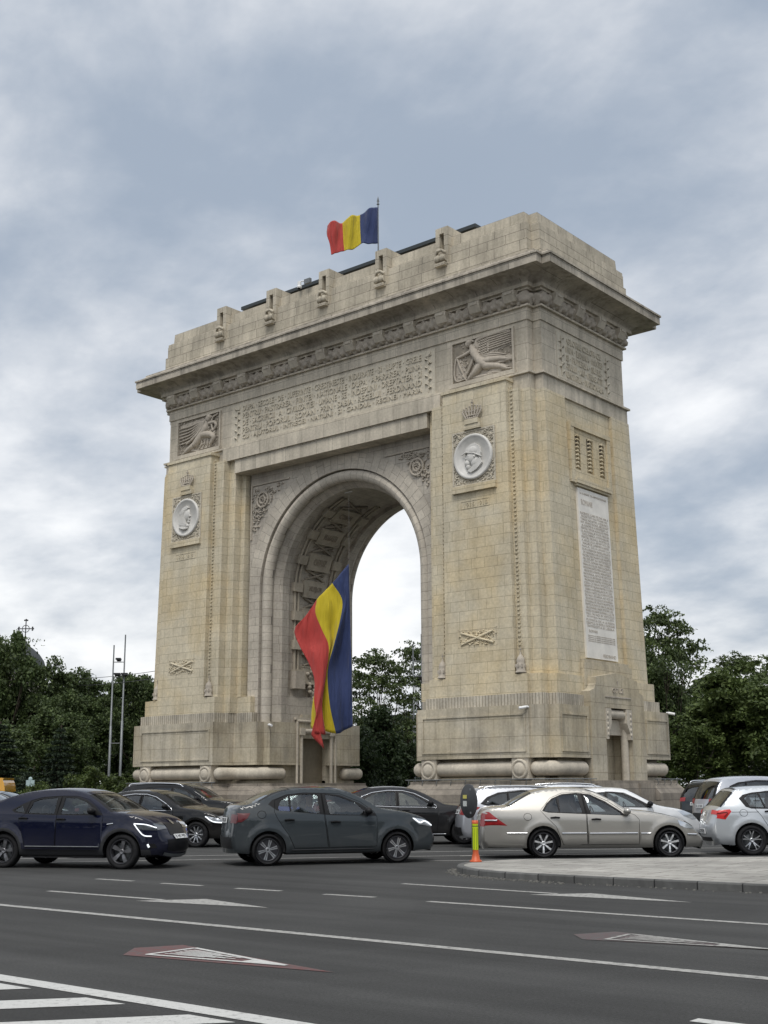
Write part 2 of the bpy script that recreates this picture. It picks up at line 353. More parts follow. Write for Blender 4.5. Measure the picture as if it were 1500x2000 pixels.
for sx in (1, -1):
    full = lambda q, s_, sx=sx: _full(jamb(q, sx) if q[0][0] < 5.35 else q, s_)
    m = MB()
    m.prism(full(Q_PLI_B, sx), -0.6, 0.62); m.prism(full([(x+0.02 if x > 9 else x-0.02, y-0.03) for x, y in Q_PLI_B], sx), 0.62, 1.0)
    m.loft([[(x, y, z) for x, y in full(q, sx)] for q, z in ((Q_PLI_B, 1.0), (Q_PLI_B, 1.3), (Q_PLI_T, 1.72), (Q_PLI_T, 1.84))])
    m.build('plinth', S_PLINTH, ARCH)
    m = MB(); m.prism(full(Q_LOW, sx), 1.84, 2.76)
    m.prism(full([(x+(0.12 if x > 9 else -0.12), y-0.12) if i > 1 and i < len(Q_LOW)-1 else (x, y) for i, (x, y) in enumerate(Q_LOW)], sx), 1.84, 1.98)
    m.prism(full(Q_PED, sx), 2.75, 4.86)
    m.box(min(sx*(JX[sx]+.005), sx*(JX[sx]+.9)), max(sx*(JX[sx]+.005), sx*(JX[sx]+.9)), -1.1, 1.1, 4.1, 5.3)      # lintel over the jamb door
    # raised frames round the sunk panels
    for (x0, x1) in ((6.75, 12.05),):
        for a, b_, c, d in ((x0, x1, 4.45, 4.52), (x0, x1, 2.98, 3.04), (x0, x0+0.07, 3.04, 4.45), (x1-0.07, x1, 3.04, 4.45)):
            m.box(min(sx*a, sx*b_), max(sx*a, sx*b_), -5.29, -5.22, c, d)
    if sx > 0:
        for y0, y1 in ((-4.55, -2.5), (2.5, 4.55)):
            for a, b_, c, d in ((y0, y1, 4.45, 4.52), (y0, y1, 2.98, 3.04), (y0, y0+0.07, 3.04, 4.45), (y1-0.07, y1, 3.04, 4.45)):
                m.box(13.27, 13.34, a, b_, c, d)
    m.build('pedestal', S_PED, ARCH)
    MB().prism(full(Q_FLU, sx), 4.86, 5.34).build('fluted_band', S_FLUTE, ARCH)
    m = MB(); m.prism(full(Q_CRS, sx), 5.34, ZB0+0.0)
    m.loft([[(x, y, ZB0) for x, y in full(batter(Q_BODY), sx)], [(x, y, ZB1) for x, y in full(Q_BODY, sx)]])
    m.box(min(sx*7.75, sx*11.2), max(sx*7.75, sx*11.2), -4.72, -4.0, 18.58, 18.98)
    m.box(min(sx*7.68, sx*11.25), max(sx*7.68, sx*11.25), -4.78, -4.0, 18.98, 19.12)
    m.build('pier', S_PIER, ARCH)
    # torus mouldings with roundels
    r = 0.3
    def seg(pts):
        m = MB(); m.tube([(sx*x, y, z) for x, y, z in pts], r, 14)
        for q in (pts[0], pts[-1]): m.ell((sx*q[0], q[1], q[2]), r, r, r, n=12, m=8)
        m.build('torus_moulding', S_PLAIN, ARCH)
    seg([(7.55, -4.93, 2.33), (11.15, -4.93, 2.33)])
    seg(catmull([(12.3, -4.85, 2.33), (12.75, -4.78, 2.33), (12.98, -4.45, 2.33), (13.02, -4.0, 2.33), (13.02, -2.65, 2.33)], 5))
    seg([(13.02, 2.65, 2.33), (13.02, 4.3, 2.33)])
    j_ = JX[sx]-4.36
    seg(catmull([(6.35, -4.9, 2.33), (6.2, -4.0, 2.33), (5.6+j_*.4, -3.72, 2.33), (4.95+j_*.8, -3.62, 2.33), (4.62+j_, -3.3, 2.33), (4.6+j_, -2.4, 2.33)], 5))
    seg([(4.6+j_, 2.4, 2.33), (4.62+j_, 3.5, 2.33)])
    for cx in (7.05, 11.7):
        m = MB(); m.box(min(sx*(cx-.4), sx*(cx+.4)), max(sx*(cx-.4), sx*(cx+.4)), -5.2, -4.7, 1.9, 2.75)
        fr = (V3(1, 0, 0), V3(0, 0, 1), V3(0, -1, 0))
        m.lathe([(0.40, 0), (0.40, 0.07), (0.33, 0.12), (0.30, 0.07), (0.27, 0.07), (0.24, 0.13), (0.13, 0.17), (0.0, 0.18)], (sx*cx, -5.19, 2.3), *fr, n=22)
        m.build('roundel', S_PLAIN, ARCH)
    # jamb door: frame rolls and dark door leaf
    jx = sx*JX[sx]
    m = MB()
    for y in (-1.12, 1.12):
        m.tube([(jx, y, 1.84), (jx, y, 4.3)], 0.085, 10); m.tube([(jx, y*1.28, 1.84), (jx, y*1.28, 4.9)], 0.07, 8)
        m.box(min(jx-sx*.12, jx+sx*.2), max(jx-sx*.12, jx+sx*.2), y-0.17, y+0.17, 4.25, 4.62)
    m.tube([(jx, -1.1, 4.45), (jx, 1.1, 4.45)], 0.13, 12)
    m.tube([(jx, -1.45, 4.95), (jx, 1.45, 4.95)], 0.08, 8)
    m.box(min(jx-sx*.02, jx+sx*.2), max(jx-sx*.02, jx+sx*.2), -1.55, 1.55, 5.02, 5.14)
    m.build('jamb_door_frame', S_PLAIN, ARCH)
    MB().box(min(sx*(JX[sx]+.6), sx*(JX[sx]+.7)), max(sx*(JX[sx]+.6), sx*(JX[sx]+.7)), -1.08, 1.08, 1.6, 4.1).build('door', plain('stone_door', (0.20, 0.17, 0.12), 0.7, var=0.1), ARCH)
    # rope ladders of little blocks in the recess beside each pier panel
    m = MB()
    for lx in (7.6, 11.34):
        for i in range(62):
            z = 7.35+i*0.185
            k = (18.58-z)/12.4
            xx = sx*(lx+(0.25*min(1, max(0, (lx-9.5)/3)))*k); yy = -4.5-0.10*k
            m.box(xx-0.055, xx+0.055, yy-0.05, yy+0.02, z, z+0.075)
        for dx in (-0.09, 0.09):
            xa = sx*(lx+(0.25*min(1, max(0, (lx-9.5)/3))))
            m.tube([(xa+dx, -4.6, 7.2), (sx*lx+dx, -4.5, 18.5)], 0.022, 5)
    m.build('rope_moulding', S_PIER, ARCH)
    for lx in (7.5, 11.55):
        m = MB(); c = (sx*lx, -4.70, 6.2)
        X, Y, Z = V3(1, 0, 0), V3(0, 1, 0), V3(0, 0, 1)
        q_ = .78; m.lathe([(a*q_, b_*q_) for a, b_ in [(0.30, 0.0), (0.30, 0.08), (0.24, 0.12), (0.27, 0.3), (0.27, 0.42), (0.21, 0.5), (0.24, 0.62), (0.2, 0.78), (0.1, 0.92), (0.04, 1.0), (0.05, 1.05), (0.0, 1.1)]], c, X, Y, Z, 14)
        m.box(c[0]-0.015, c[0]+0.015, c[1]-0.015, c[1]+0.015, 7.04, 7.26); m.box(c[0]-0.07, c[0]+0.07, c[1]-0.015, c[1]+0.015, 7.14, 7.17)
        for k in range(8):
            a = k*math.pi/4; m.box(c[0]+0.2*math.cos(a)-.03, c[0]+0.2*math.cos(a)+.03, c[1]+0.2*math.sin(a)-.03, c[1]+0.2*math.sin(a)+.03, 6.42, 6.55)
        m.build('crown_finial', S_CARVE, ARCH)
# arch wall, voussoir ring, roll and soffit
ZS, RO, XC = 11.55, 6.27, 0.22
def arch_sec(Rr, y, z0, nleg=8, narc=48):
    out = []
    for i in range(nleg): out.append((XC-Rr, y, z0+(ZS-z0)*i/nleg))
    for i in range(narc+1):
        a = math.pi*(1-i/narc); out.append((XC+Rr*math.cos(a), y, ZS+Rr*math.sin(a)))
    for i in range(nleg): out.append((XC+Rr, y, ZS-(ZS-z0)*(i+1)/nleg))
    return out
def arch_len(Rr, z0, nleg=8, narc=48):
    l = ZS-z0; out = [l*i/nleg for i in range(nleg)]
    out += [l+5.2*math.pi*i/narc for i in range(narc+1)]
    out += [l+5.2*math.pi+l*(i+1)/nleg for i in range(nleg)]
    return out
def sweep(m, prof, z0, swap=False, u0=0.0, uscale=1.0, smooth=False, mat=0):
    """prof: list of (y,R); a band following the arch"""
    secs = [arch_sec(Rr, y, z0) for y, Rr in prof]; ln = arch_len(4.8, z0); n = len(ln)
    cum = [u0]
    for a, b in zip(prof, prof[1:]): cum.append(cum[-1]+math.hypot(a[0]-b[0], a[1]-b[1])*uscale)
    vs = [p for s in secs for p in s]; uv = [((ln[i], cum[k]) if swap else (cum[k], ln[i])) for k in range(len(secs)) for i in range(n)]
    fs = [(k*n+i, k*n+i+1, (k+1)*n+i+1, (k+1)*n+i) for k in range(len(secs)-1) for i in range(n-1)]
    m.add(vs, fs, mat, uv, smooth)
m2 = MB()
for sy in (-1, 1):
    m = MB(); m3 = MB(); m4 = MB()
    YF = sy*3.38
    sweep(m, [(YF, 5.5), (YF, RO)], 4.86, u0=0.02, uscale=1.0)
    sweep(m2, [(YF, 5.5), (sy*3.0, 5.5), (sy*3.0, 5.2), (sy*2.85, 4.95), (sy*2.5, 4.7), (sy*2.02, 4.7), (sy*2.02, 4.9)], 4.86)
    cc = [(sy*(3.08+0.285*math.cos(2*math.pi*j/14)), 5.2+0.285*math.sin(2*math.pi*j/14)) for j in range(15)]
    sweep(m3, cc, 4.86, u0=0.03, uscale=0.2, smooth=True)
    # spandrels: between the ring and a rectangle
    YS = sy*3.34; X1, Z1 = 6.3, 17.95; vs = []; fs = []
    for i in range(49):
        a = math.pi*(1-i/48); c, s = math.cos(a), math.sin(a)
        t = min(X1/max(1e-6, abs(c)), (Z1-ZS)/max(1e-6, s)); t = max(t, 6.24)
        vs += [(XC+6.22*c, YS, ZS+6.22*s), (XC+t*c, YS, ZS+t*s)]
    for i in range(48): fs.append((2*i, 2*i+1, 2*i+3, 2*i+2))
    vs0 = len(vs)
    m4.add(vs, fs)
    for sx in (1, -1):       # corners of the rectangle missed by the fan, and the jamb strips
        for i in range(48):
            a0, a1 = math.pi*(1-i/48), math.pi*(1-(i+1)/48)
            ca = math.atan2(Z1-ZS, X1)
            if sx > 0 and a1 < ca < a0 or sx < 0 and a1 < math.pi-ca < a0:
                p = lambda a: (min(X1/abs(math.cos(a)), (Z1-ZS)/math.sin(a)))
                m4.add([(XC+p(a0)*math.cos(a0), YS, ZS+p(a0)*math.sin(a0)), (XC+sx*X1, YS, Z1), (XC+p(a1)*math.cos(a1), YS, ZS+p(a1)*math.sin(a1))], [(0, 1, 2)])
    m.build('voussoir_ring', S_VOUS, ARCH); m3.build('roll_moulding', S_VOUS, ARCH); m4.build('spandrel_wall', S_GREY, ARCH)
sweep(m2, [(-2.02, 4.9), (2.02, 4.9)], 6.2)
for sx in (1, -1): m2.box(XC+min(sx*4.702, sx*5.1), XC+max(sx*4.702, sx*5.1), -2.02, 2.02, 4.86, 6.2)
m2.build('arch_soffit', S_GREY, ARCH)
# spandrel ornaments
orn = random.Random(5)
for sx in (1, -1):
    m = MB(); y = -3.34
    fr = FR(0, y, 0)
    # frame mouldings of the triangle
    m.box(min(sx*3.2, sx*6.02), max(sx*3.2, sx*6.02), y-0.07, y+0.02, 17.18, 17.27)
    m.box(min(sx*5.93, sx*6.02), max(sx*5.93, sx*6.02), y-0.07, y+0.02, 14.3, 17.18)
    for rr_ in (.40, .2): m.tube([(sx*5.15+rr_*math.cos(a), y-0.05, 16.35+rr_*math.sin(a)) for a in np.linspace(0, 6.283, 17)[:-1]], 0.065, 6, closed=True)
    pts = []
    tries = 0
    while len(pts) < 120 and tries < 4000:
        tries += 1
        px, pz = orn.uniform(3.5, 5.85), orn.uniform(14.6, 17.1)
        if math.hypot(px-XC*sx, pz-ZS) > 6.62 and px-3.4 > (17.1-pz)*.0 : pts.append((px, pz))
    for px, pz in pts:
        a = orn.uniform(0, 6.28); l = orn.uniform(0.08, 0.2)
        m.tube([(sx*px, y-0.02, pz), (sx*(px+l*math.cos(a)*.6), y-0.07, pz+l*math.sin(a)*.6), (sx*(px+l*math.cos(a+.6)), y-0.01, pz+l*math.sin(a+.6))], [0.02, 0.045, 0.01], 5)
    m.build('spandrel_ornament', S_CARVE, ARCH)
# soffit plaques with names, crossed standards and side rails
names = ['CERNA', 'JIUL', 'OLT', 'NEAJLOV', 'OITUZ', 'MARASTI', 'COSNA', 'VRANCEA', 'SIRET', 'MURES', 'ALBA IULIA']
RS = 4.9
def soff(th, y, r=RS):
    c, s = math.cos(th), math.sin(th)
    n = V3(-c, 0, -s)
    v = V3(s, 0, -c) if c <= 1e-6 else V3(-s, 0, c)
    u = V3(0, 1, 0) if c <= 1e-6 else V3(0, -1, 0)
    return (V3(XC+r*c, y, ZS+r*s), u, v, n)
def soff_leg(z, y, sx, r=RS):
    return (V3(XC+sx*r, y, z), V3(0, -sx, 0), V3(0, 0, 1), V3(-sx, 0, 0))
pitch = 1.52
slots = []
for side in (-1, 1):
    for k in range(7):
        s = -4.2+k*pitch       # along the path, 0 at the springing
        slots.append((side, s))
def at_path(side, s, y):
    if s <= 0: return soff_leg(ZS+s, y, side)
    a = s/RS; th = math.pi-a if side < 0 else a
    return soff(th, y)
def fbox(m, fr, a0, a1, b0, b1, d0, d1, mat=0):
    m.ext(fr, [(a0, b0), (a1, b0), (a1, b1), (a0, b1)], d0, d1, mat)
rails = {}
for i, (side, s) in enumerate(slots):
    fr = at_path(side, s, 0.0); mp_ = MB(); mt = MB(); mx = MB()
    fbox(mp_, fr, -0.86, 0.86, -0.42, 0.42, -0.02, 0.17); fbox(mp_, fr, -0.9, 0.9, -0.47, -0.40, -0.02, 0.22); fbox(mp_, fr, -0.88, 0.88, 0.40, 0.45, -0.02, 0.19)
    mt.text(names[i % len(names)], (fr[0]+fr[3]*0.165, fr[1], fr[2], fr[3]), 0.95, 0.34, 0.04)
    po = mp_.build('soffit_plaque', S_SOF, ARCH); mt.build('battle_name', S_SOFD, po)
    fx = at_path(side, s+pitch/2, 0.0)
    if s+pitch/2 < RS*math.pi/2-0.3 or side < 0:
        o, u, v, n = fx
        for q in (1, -1):
            mx.tube([o+u*(-0.75)+v*(-0.27*q)+n*0.05, o+n*0.1, o+u*0.75+v*(0.27*q)+n*0.05], 0.07, 6)
        for k in range(16):
            a, b = orn.uniform(-.75, .75), orn.uniform(-.26, .26)
            mx.tube([o+u*a+v*b+n*0.02, o+u*(a+orn.uniform(-.2, .2))+v*(b+orn.uniform(-.08, .08))+n*0.08], 0.035, 5)
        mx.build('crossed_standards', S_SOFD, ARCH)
    for y in (-1.32, 1.32):
        mr = rails.setdefault((side, y), MB())
        fb = at_path(side, s, y); fbox(mr, fb, -0.3, 0.3, -0.24, 0.24, -0.02, 0.24)
        for dy in (-0.13, 0.13):
            pts = []
            for q in range(6):
                f = at_path(side, s+0.22+q*(pitch-0.44)/5, y+dy); pts.append(f[0]+f[3]*0.07)
            mr.tube(pts, 0.07, 6)
for mr in rails.values(): mr.build('soffit_rail', S_SOF, ARCH)
# console under the soffit band
for sx in (-1, 1):
    m = MB()
    for y in (-1.32, 1.32): m.box(XC+min(sx*4.5, sx*4.95), XC+max(sx*4.5, sx*4.95), y-0.36, y+0.36, 6.6, 7.5)
    for k in range(26):
        z = 5.9+k*0.075; w = 0.12+0.55*math.sin(min(1, k/22)*math.pi/2)
        m.ell((XC+sx*4.72, orn.uniform(-w, w), z), 0.16, 0.1, 0.12, n=7, m=5)
    m.build('soffit_console', S_CARVE, ARCH)
# entablature
m = MB(); m.box(-6.45, 6.45, -4.22, 4.22, 17.84, 18.6); m.box(-7.3, 7.3, -4.32, 4.32, 18.57, 19.25)
m.prism(E4(12.5, 4.15), 18.575, 19.27); m.prism(E4(12.62, 4.27), 19.27, 19.36); m.prism(E4(12.4, 4.03), 19.36, 21.8)
m.prism(E4(12.46, 4.09), 21.8, 22.38)
m.build('entablature', S_ENT, ARCH)
m = MB(); m.prism(E4(12.6, 4.22), 22.38, 22.47); m.prism(E4(12.35, 3.98), 22.47, 23.1)
m.prism(E4(12.66, 4.30), 23.1, 23.2); m.prism(E4(12.8, 4.46), 23.2, 23.36)
m.build('frieze', S_ENT, ARCH)
m = MB(); secs = []
for i in range(9):
    a = math.pi/2*i/8; secs.append([(x, y, 23.36+0.36*math.sin(a)) for x, y in E4(12.78+0.92*(1-math.cos(a)), 4.44+0.86*(1-math.cos(a)))])
m.loft(secs); m.prism(E4(13.87, 5.41), 23.7, 24.08); m.prism(E4(13.93, 5.47), 24.08, 24.17)
m.loft([[(x, y, z) for x, y in E4(a, b)] for a, b, z in ((13.86, 5.4, 24.17), (13.5, 5.05, 24.42), (13.5, 5.05, 24.5), (12.72, 4.3, 24.75))])
m.build('cornice', S_CORN, ARCH)
m = MB(); m.prism(E4(12.70, 4.30), 24.3, 25.55); m.prism(E4(12.62, 4.22), 25.55, 26.2)
m.loft([[(x, y, z) for x, y in E4(a, b)] for a, b, z in ((12.60, 4.20, 26.2), (12.60, 4.20, 26.36), (12.40, 3.98, 26.5), (12.37, 3.955, 27.0))])
m.build('attic', S_ATT, ARCH)
# modillions and leaf garland
for k in range(-6, 7):
    for sy in (-1, 1):
        x = k*1.9; m = MB(); y0 = sy*3.9
        P = [(0, 22.5), (0.56, 22.62), (0.72, 22.9), (0.72, 23.1), (0, 23.1)]
        m.loft([[(x+dx, y0+sy*a, z) for a, z in P] for dx in ((-0.3, 0.3) if sy > 0 else (0.3, -0.3))])
        m.box(x-0.19, x+0.19, min(y0+sy*.7, y0+sy*.76), max(y0+sy*.7, y0+sy*.76), 22.93, 23.06)
        m.build('modillion', S_PLAIN, ARCH, recalc=True)
for y in (-2.85, -0.95, 0.95, 2.85):
    for sx in (-1, 1):
        m = MB(); x0 = sx*12.27
        P = [(0, 22.5), (0.56, 22.62), (0.72, 22.9), (0.72, 23.1), (0, 23.1)]
        m.loft([[(x0+sx*a, y+dy, z) for a, z in P] for dy in (-0.3, 0.3)])
        m.box(min(x0+sx*.7, x0+sx*.76), max(x0+sx*.7, x0+sx*.76), y-0.19, y+0.19, 22.93, 23.06)
        m.build('modillion', S_PLAIN, ARCH, recalc=True)
peri = E4(12.47, 4.10); pts = []
for i in range(len(peri)):
    a, b = V3(*peri[i], 0), V3(*peri[(i+1) % len(peri)], 0); n = max(2, int((b-a).length/0.04))
    for k in range(n): pts.append(a.lerp(b, k/n))
K = len(pts)
sm = [sum((pts[(i+d) % K] for d in range(-5, 6)), V3(0, 0, 0))/11 for i in range(K)]
secs = []
for i, p in enumerate(sm):
    t = (sm[(i+1) % K]-sm[i-1]).normalized(); o_ = V3(t.y, -t.x, 0); ring = []
    for j in range(20):
        a = 2*math.pi*j/20; s = i*0.04
        lf = abs(math.sin(s*6.2+a*2.0))**.6*abs(math.sin(s*6.2-a*2.0+1.0))**.6
        rr = 0.245+0.13*lf+0.02*math.sin(s*29+a*5)
        ring.append((p.x+o_.x*rr*math.cos(a), p.y+o_.y*rr*math.cos(a), 22.78+rr*math.sin(a)))
    secs.append(ring)
secs.append(secs[0])
MB().loft(secs, caps=(False, False), smooth=True).build('leaf_garland', S_CARVE, ARCH, recalc=True)
# merlons with consoles, roof, flagpole
for x in (-7.65, -3.8, 0.0, 3.8, 7.55):
    for sy in (-1, 1):
        m = MB(); yf = sy*4.32
        def yb(a, b): return (min(a, b), max(a, b))
        for (xa, xb, za, zb, ya, ybk) in ((-.36, -.13, 26.3, 27.45, 0, 1.2), (.13, .36, 26.3, 27.45, 0, 1.2), (-.13, .13, 27.15, 27.45, 0, 1.2), (-.13, .13, 26.3, 27.15, .35, 1.2), (-.36, .36, 25.55, 26.3, 0, 1.2)):
            y0, y1 = yb(yf-sy*ya, yf-sy*ybk); m.box(x+xa, x+xb, y0, y1, za, zb)
        y0, y1 = yb(yf+sy*0.22, yf); m.box(x-0.30, x+0.30, y0, y1, 25.45, 25.6)
        m.tube([(x-.3, yf+sy*.06, 25.84), (x+.3, yf+sy*.06, 25.84)], 0.17, 10); m.ell((x-.12, yf+sy*0.18, 25.84), 0.13, 0.09, 0.17); m.ell((x+.12, yf+sy*0.18, 25.84), 0.13, 0.09, 0.17)
        m.tube([(x-.25, yf+sy*.08, 26.1), (x-.12, yf+sy*.2, 26.2), (x+.12, yf+sy*.2, 26.2), (x+.25, yf+sy*.08, 26.1)], 0.08, 6)
        m.build('merlon', S_ATT, ARCH)
m = MB(); m.box(-7.75, 7.75, -2.05, 2.05, 26.9, 28.03)
m.build('roof_house_wall', S_ATT, ARCH)
m = MB(); m.box(-8.15, 8.15, -2.4, 2.4, 28.02, 28.2); m.loft([[(x, y, 28.2) for x, y in ((-8.1, -2.35), (8.1, -2.35), (8.1, 2.35), (-8.1, 2.35))], [(x, y, 28.6) for x, y in ((-6.5, -.3), (6.5, -.3), (6.5, .3), (-6.5, .3))]])
for i in range(14):
    x = -7.6+i*1.17; m.box(x-.03, x+.03, -2.32, -2.25, 27.35, 27.96)
m.build('roof', M_ROOF, ARCH)
# long inscription on the front
m = MB(); m.box(-6.85, 6.85, -4.055, -4.0, 19.5, 21.66); m.box(-6.9, 6.9, -4.08, -4.0, 19.44, 19.5)
m.build('inscription_panel', S_CREAM, ARCH)
lines = ['DUPA \u00b7 SECOLE \u00b7 DE \u00b7 SUFERINTE \u00b7 CRESTINESTE \u00b7 INDURATE \u00b7 SI \u00b7 LUPTE \u00b7 GRELE',
         'PENTRU \u00b7 PASTRAREA \u00b7 FIINTEI \u00b7 NATIONALE \u00b7 DUPA \u00b7 APARAREA \u00b7 PLINA',
         'DE \u00b7 SACRIFICII \u00b7 A \u00b7 CIVILIZATIEI \u00b7 UMANE \u00b7 SE \u00b7 INDEPLINI \u00b7 DREPTATEA \u00b7 SI',
         'PENTRU \u00b7 POPORUL \u00b7 ROMAN \u00b7 PRIN \u00b7 SABIA \u00b7 REGELUI \u00b7 FERDINAND',
         'CU \u00b7 AJUTORUL \u00b7 INTREGEI \u00b7 NATIUNI \u00b7 SI \u00b7 GANDUL \u00b7 REGINEI \u00b7 MARIA']
m = MB()
for i, t in enumerate(lines): m.text(t, FR(0.0, -4.055, 21.38-i*0.405), 12.1, 0.305, 0.045)
for sx in (-1, 1):
    for k in range(9):
        z = 19.75+k*0.2; m.tube([(sx*6.45, -4.06, z), (sx*(6.45+0.14*(-1)**k), -4.12, z+0.09), (sx*(6.45+.2*(-1)**k), -4.06, z+.02)], [.03, .05, .01], 5)
    m.tube([(sx*6.45, -4.07, 19.6), (sx*6.45, -4.07, 21.5)], 0.025, 5); m.box(sx*6.45-.16, sx*6.45+.16, -4.1, -4.05, 21.35, 21.55)
m.build('inscription', S_CREAM, ARCH)
m = MB(); m.box(12.4, 12.425, -2.35, 2.35, 19.5, 21.66); m.build('inscription_panel', S_CREAM, ARCH)
m = MB()
for i, (t, w) in enumerate((('GLORIE CELOR CE', 3.0), ('PRIN \u00b7 LUMINA \u00b7 MINTEI', 3.2), ('SI \u00b7 PUTEREA \u00b7 SUFLE-', 3.2), ('-TULUI \u00b7 AU \u00b7 PREGATIT', 3.25), ('UNITATEA \u00b7 NATIONALA', 3.25))):
    m.text(t, SD(12.425, 0, 21.38-i*0.405), w, 0.30, 0.045)
for sx in (-1, 1):
    for k in range(9):
        z = 19.75+k*0.2; m.tube([(12.43, sx*2.0, z), (12.5, sx*2.0+.13*(-1)**k, z+.09), (12.43, sx*2.0+.2*(-1)**k, z+.02)], [.03, .05, .01], 5)
    m.tube([(12.44, sx*2.0, 19.6), (12.44, sx*2.0, 21.5)], 0.03, 5)
m.build('inscription', S_CREAM, ARCH)
# winged figures in relief
def relief(name, x0, x1, z0, z1, fig, shapes=()):
    m = MB(); y = -4.03
    m.box(x0, x1, y-0.005, y+0.1, z0, z1, 2)  # darker ground: recess shade put into the stone colour
    for a, b_, c, d in ((x0-.09, x0, z0-.02, z1+.07), (x1, x1+.09, z0-.02, z1+.07), (x0, x1, z1, z1+.07)): m.box(a, b_, y-0.10, y, c, d, 1)
    m.box(x0-0.15, x1+0.15, y-0.20, y, z0-0.22, z0-0.02, 1)
    rz = random.Random(int(x0*7)+50)
    for k in range(150):
        a, b_ = rz.uniform(x0+.05, x1-.15), rz.uniform(z0+.05, z1-.1); an = rz.uniform(0, 6.3); l = rz.uniform(.06, .2)
        m.tube([(a, y, b_), (a+l*.5*math.cos(an), y-.035, b_+l*.5*math.sin(an)), (min(x1, a+l*math.cos(an+.5)), y, b_+l*math.sin(an+.5))], [.02, .035, .01], 5)
    for sh in shapes:
        m.ext((V3(x0, y, z0), V3(1, 0, 0), V3(0, 0, 1), V3(0, -1, 0)), [(a*(x1-x0), b_*(z1-z0)) for a, b_ in sh], 0, .03)
    for pts, r in fig:
        P = [(x0+(x1-x0)*a, y-0.05-0.03*(len(pts) > 3), z0+(z1-z0)*b) for a, b in pts]
        if len(P) > 2: P = [tuple(q) for q in catmull(P, 3)]
        k = len(P); rr = r if isinstance(r, list) else [r, r]
        rad = [rr[0]+(rr[-1]-rr[0])*i/(k-1) if len(rr) == 2 else np.interp(i/(k-1), np.linspace(0, 1, len(rr)), rr) for i in range(k)]
        if k == 1: continue
        m.tube(P, rad, 8)
        for q, rq in ((P[0], rad[0]), (P[-1], rad[-1])): m.ell(q, rq, rq, rq, n=8, m=5)
    m.build(name, [S_CARVE, S_PLAIN, S_SOFD], ARCH)
figR = [([(.27, .90), (.285, .94)], .16), ([(.24, .95), (.29, 1.0), (.36, .95)], [.05, .08, .05]), ([(.33, .82), (.37, .66), (.43, .48)], [.13, .21, .19]), ([(.43, .5), (.50, .36), (.55, .28)], [.19, .24, .2]),
        ([(.33, .73), (.2, .67), (.07, .635)], [.10, .08, .06]), ([(.38, .62), (.33, .44), (.24, .18)], [.09, .08, .06]), ([(.08, .62), (.12, .4), (.19, .14)], [.05, .06, .04]), ([(.06, .6), (.03, .3), (.06, .06), (.2, .06)], [.04, .05, .04, .03]),
        ([(.5, .34), (.40, .18), (.28, .05)], [.21, .19, .11]), ([(.52, .38), (.75, .36), (.93, .29)], [.18, .14, .07]), ([(.55, .26), (.76, .18), (.90, .07)], [.19, .15, .07]), ([(.17, .16), (.23, .02)], [.06, .04]),
        ([(.41, .78), (.415, .93), (.50, .97)], [.09, .10, .07]), ([(.50, .97), (.75, .99), (.96, .97)], [.07, .05, .04]), ([(.33, .05), (.5, .03), (.7, .04)], [.07, .09, .04])]
for k in range(3): figR.append(([(.48, .54-.03*k), (.68, .53-.05*k), (.88, .42-.05*k)], [.05, .06, .03]))
for k in range(6): figR.append(([(.60, .92-.055*k), (.97, .94-.052*k)], [.045, .035]))
for q in range(5):
    for k in range(6): figR.append(([(.455+.034*q, .90-.062*k+.006*q), (.475+.034*q, .885-.062*k+.006*q)], [.05, .04]))
figL = [([(.73, .87), (.75, .92)], .17), ([(.66, .92), (.72, .98), (.80, .93)], [.05, .08, .05]), ([(.70, .78), (.68, .62), (.60, .48)], [.14, .22, .2]),
        ([(.60, .48), (.52, .34), (.42, .22)], [.22, .24, .2]), ([(.62, .45), (.76, .42), (.88, .30), (.80, .12)], [.2, .2, .15, .08]), ([(.42, .22), (.26, .12), (.12, .03)], [.2, .14, .06]),
        ([(.64, .70), (.48, .50), (.34, .38), (.22, .30)], [.10, .09, .07, .05]), ([(.76, .74), (.88, .74), (.93, .62), (.86, .5)], [.1, .09, .08, .06]), ([(.86, .5), (.82, .66), (.84, .88), (.95, .95)], [.06, .06, .05, .05])]
for k in range(6): figL.append(([(.66, .80), (.52, .84-.05*k), (.30, .80-.085*k), (.03, .80-.095*k)], [.09, .07, .05, .03]))
for k in range(7): figL.append(([(.60-.02*k, .42-.03*k), (.45-.02*k, .30-.035*k), (.20+.05*k, .16-.022*k)], [.06, .07, .03]))
for k in range(5): figL.append(([(.52+.07*k, .36), (.50+.08*k, .2), (.42+.1*k, .08)], [.05, .07, .03]))
_rf = random.Random(8)
for f_, boxes in ((figR, [(.50, .26, .86, .38, -.1), (.55, .08, .80, .22, -.3), (.34, .50, .42, .72, 1.3), (.34, .06, .52, .30, 1.0)]), (figL, [(.30, .10, .62, .44, .6), (.62, .14, .86, .42, 1.2), (.60, .48, .74, .78, 1.2)])):
    for x0, z0, x1, z1, an in boxes:
        for k in range(20):
            a, b_ = _rf.uniform(x0, x1), _rf.uniform(z0, z1); l = _rf.uniform(.05, .11); f_.append(([(a, b_), (a+l*math.cos(an), b_+l*math.sin(an)*1.4+.01), (a+2*l*math.cos(an), b_+2*l*math.sin(an)*1.1)], [.03, .065, .02]))
relief('victory_relief', 7.9, 11.2, 19.62, 21.55, figR, ([(.40, .5), (.30, .06), (.45, .02), (.7, .04), (.92, .02), (.8, .22), (.98, .26), (.95, .36), (.7, .44), (.52, .5)], [(.42, .6), (.42, .93), (.55, .98), (.99, .99), (.99, .64), (.6, .56)], [(.03, .04), (.03, .62), (.12, .62), (.24, .2), (.22, .06)]))
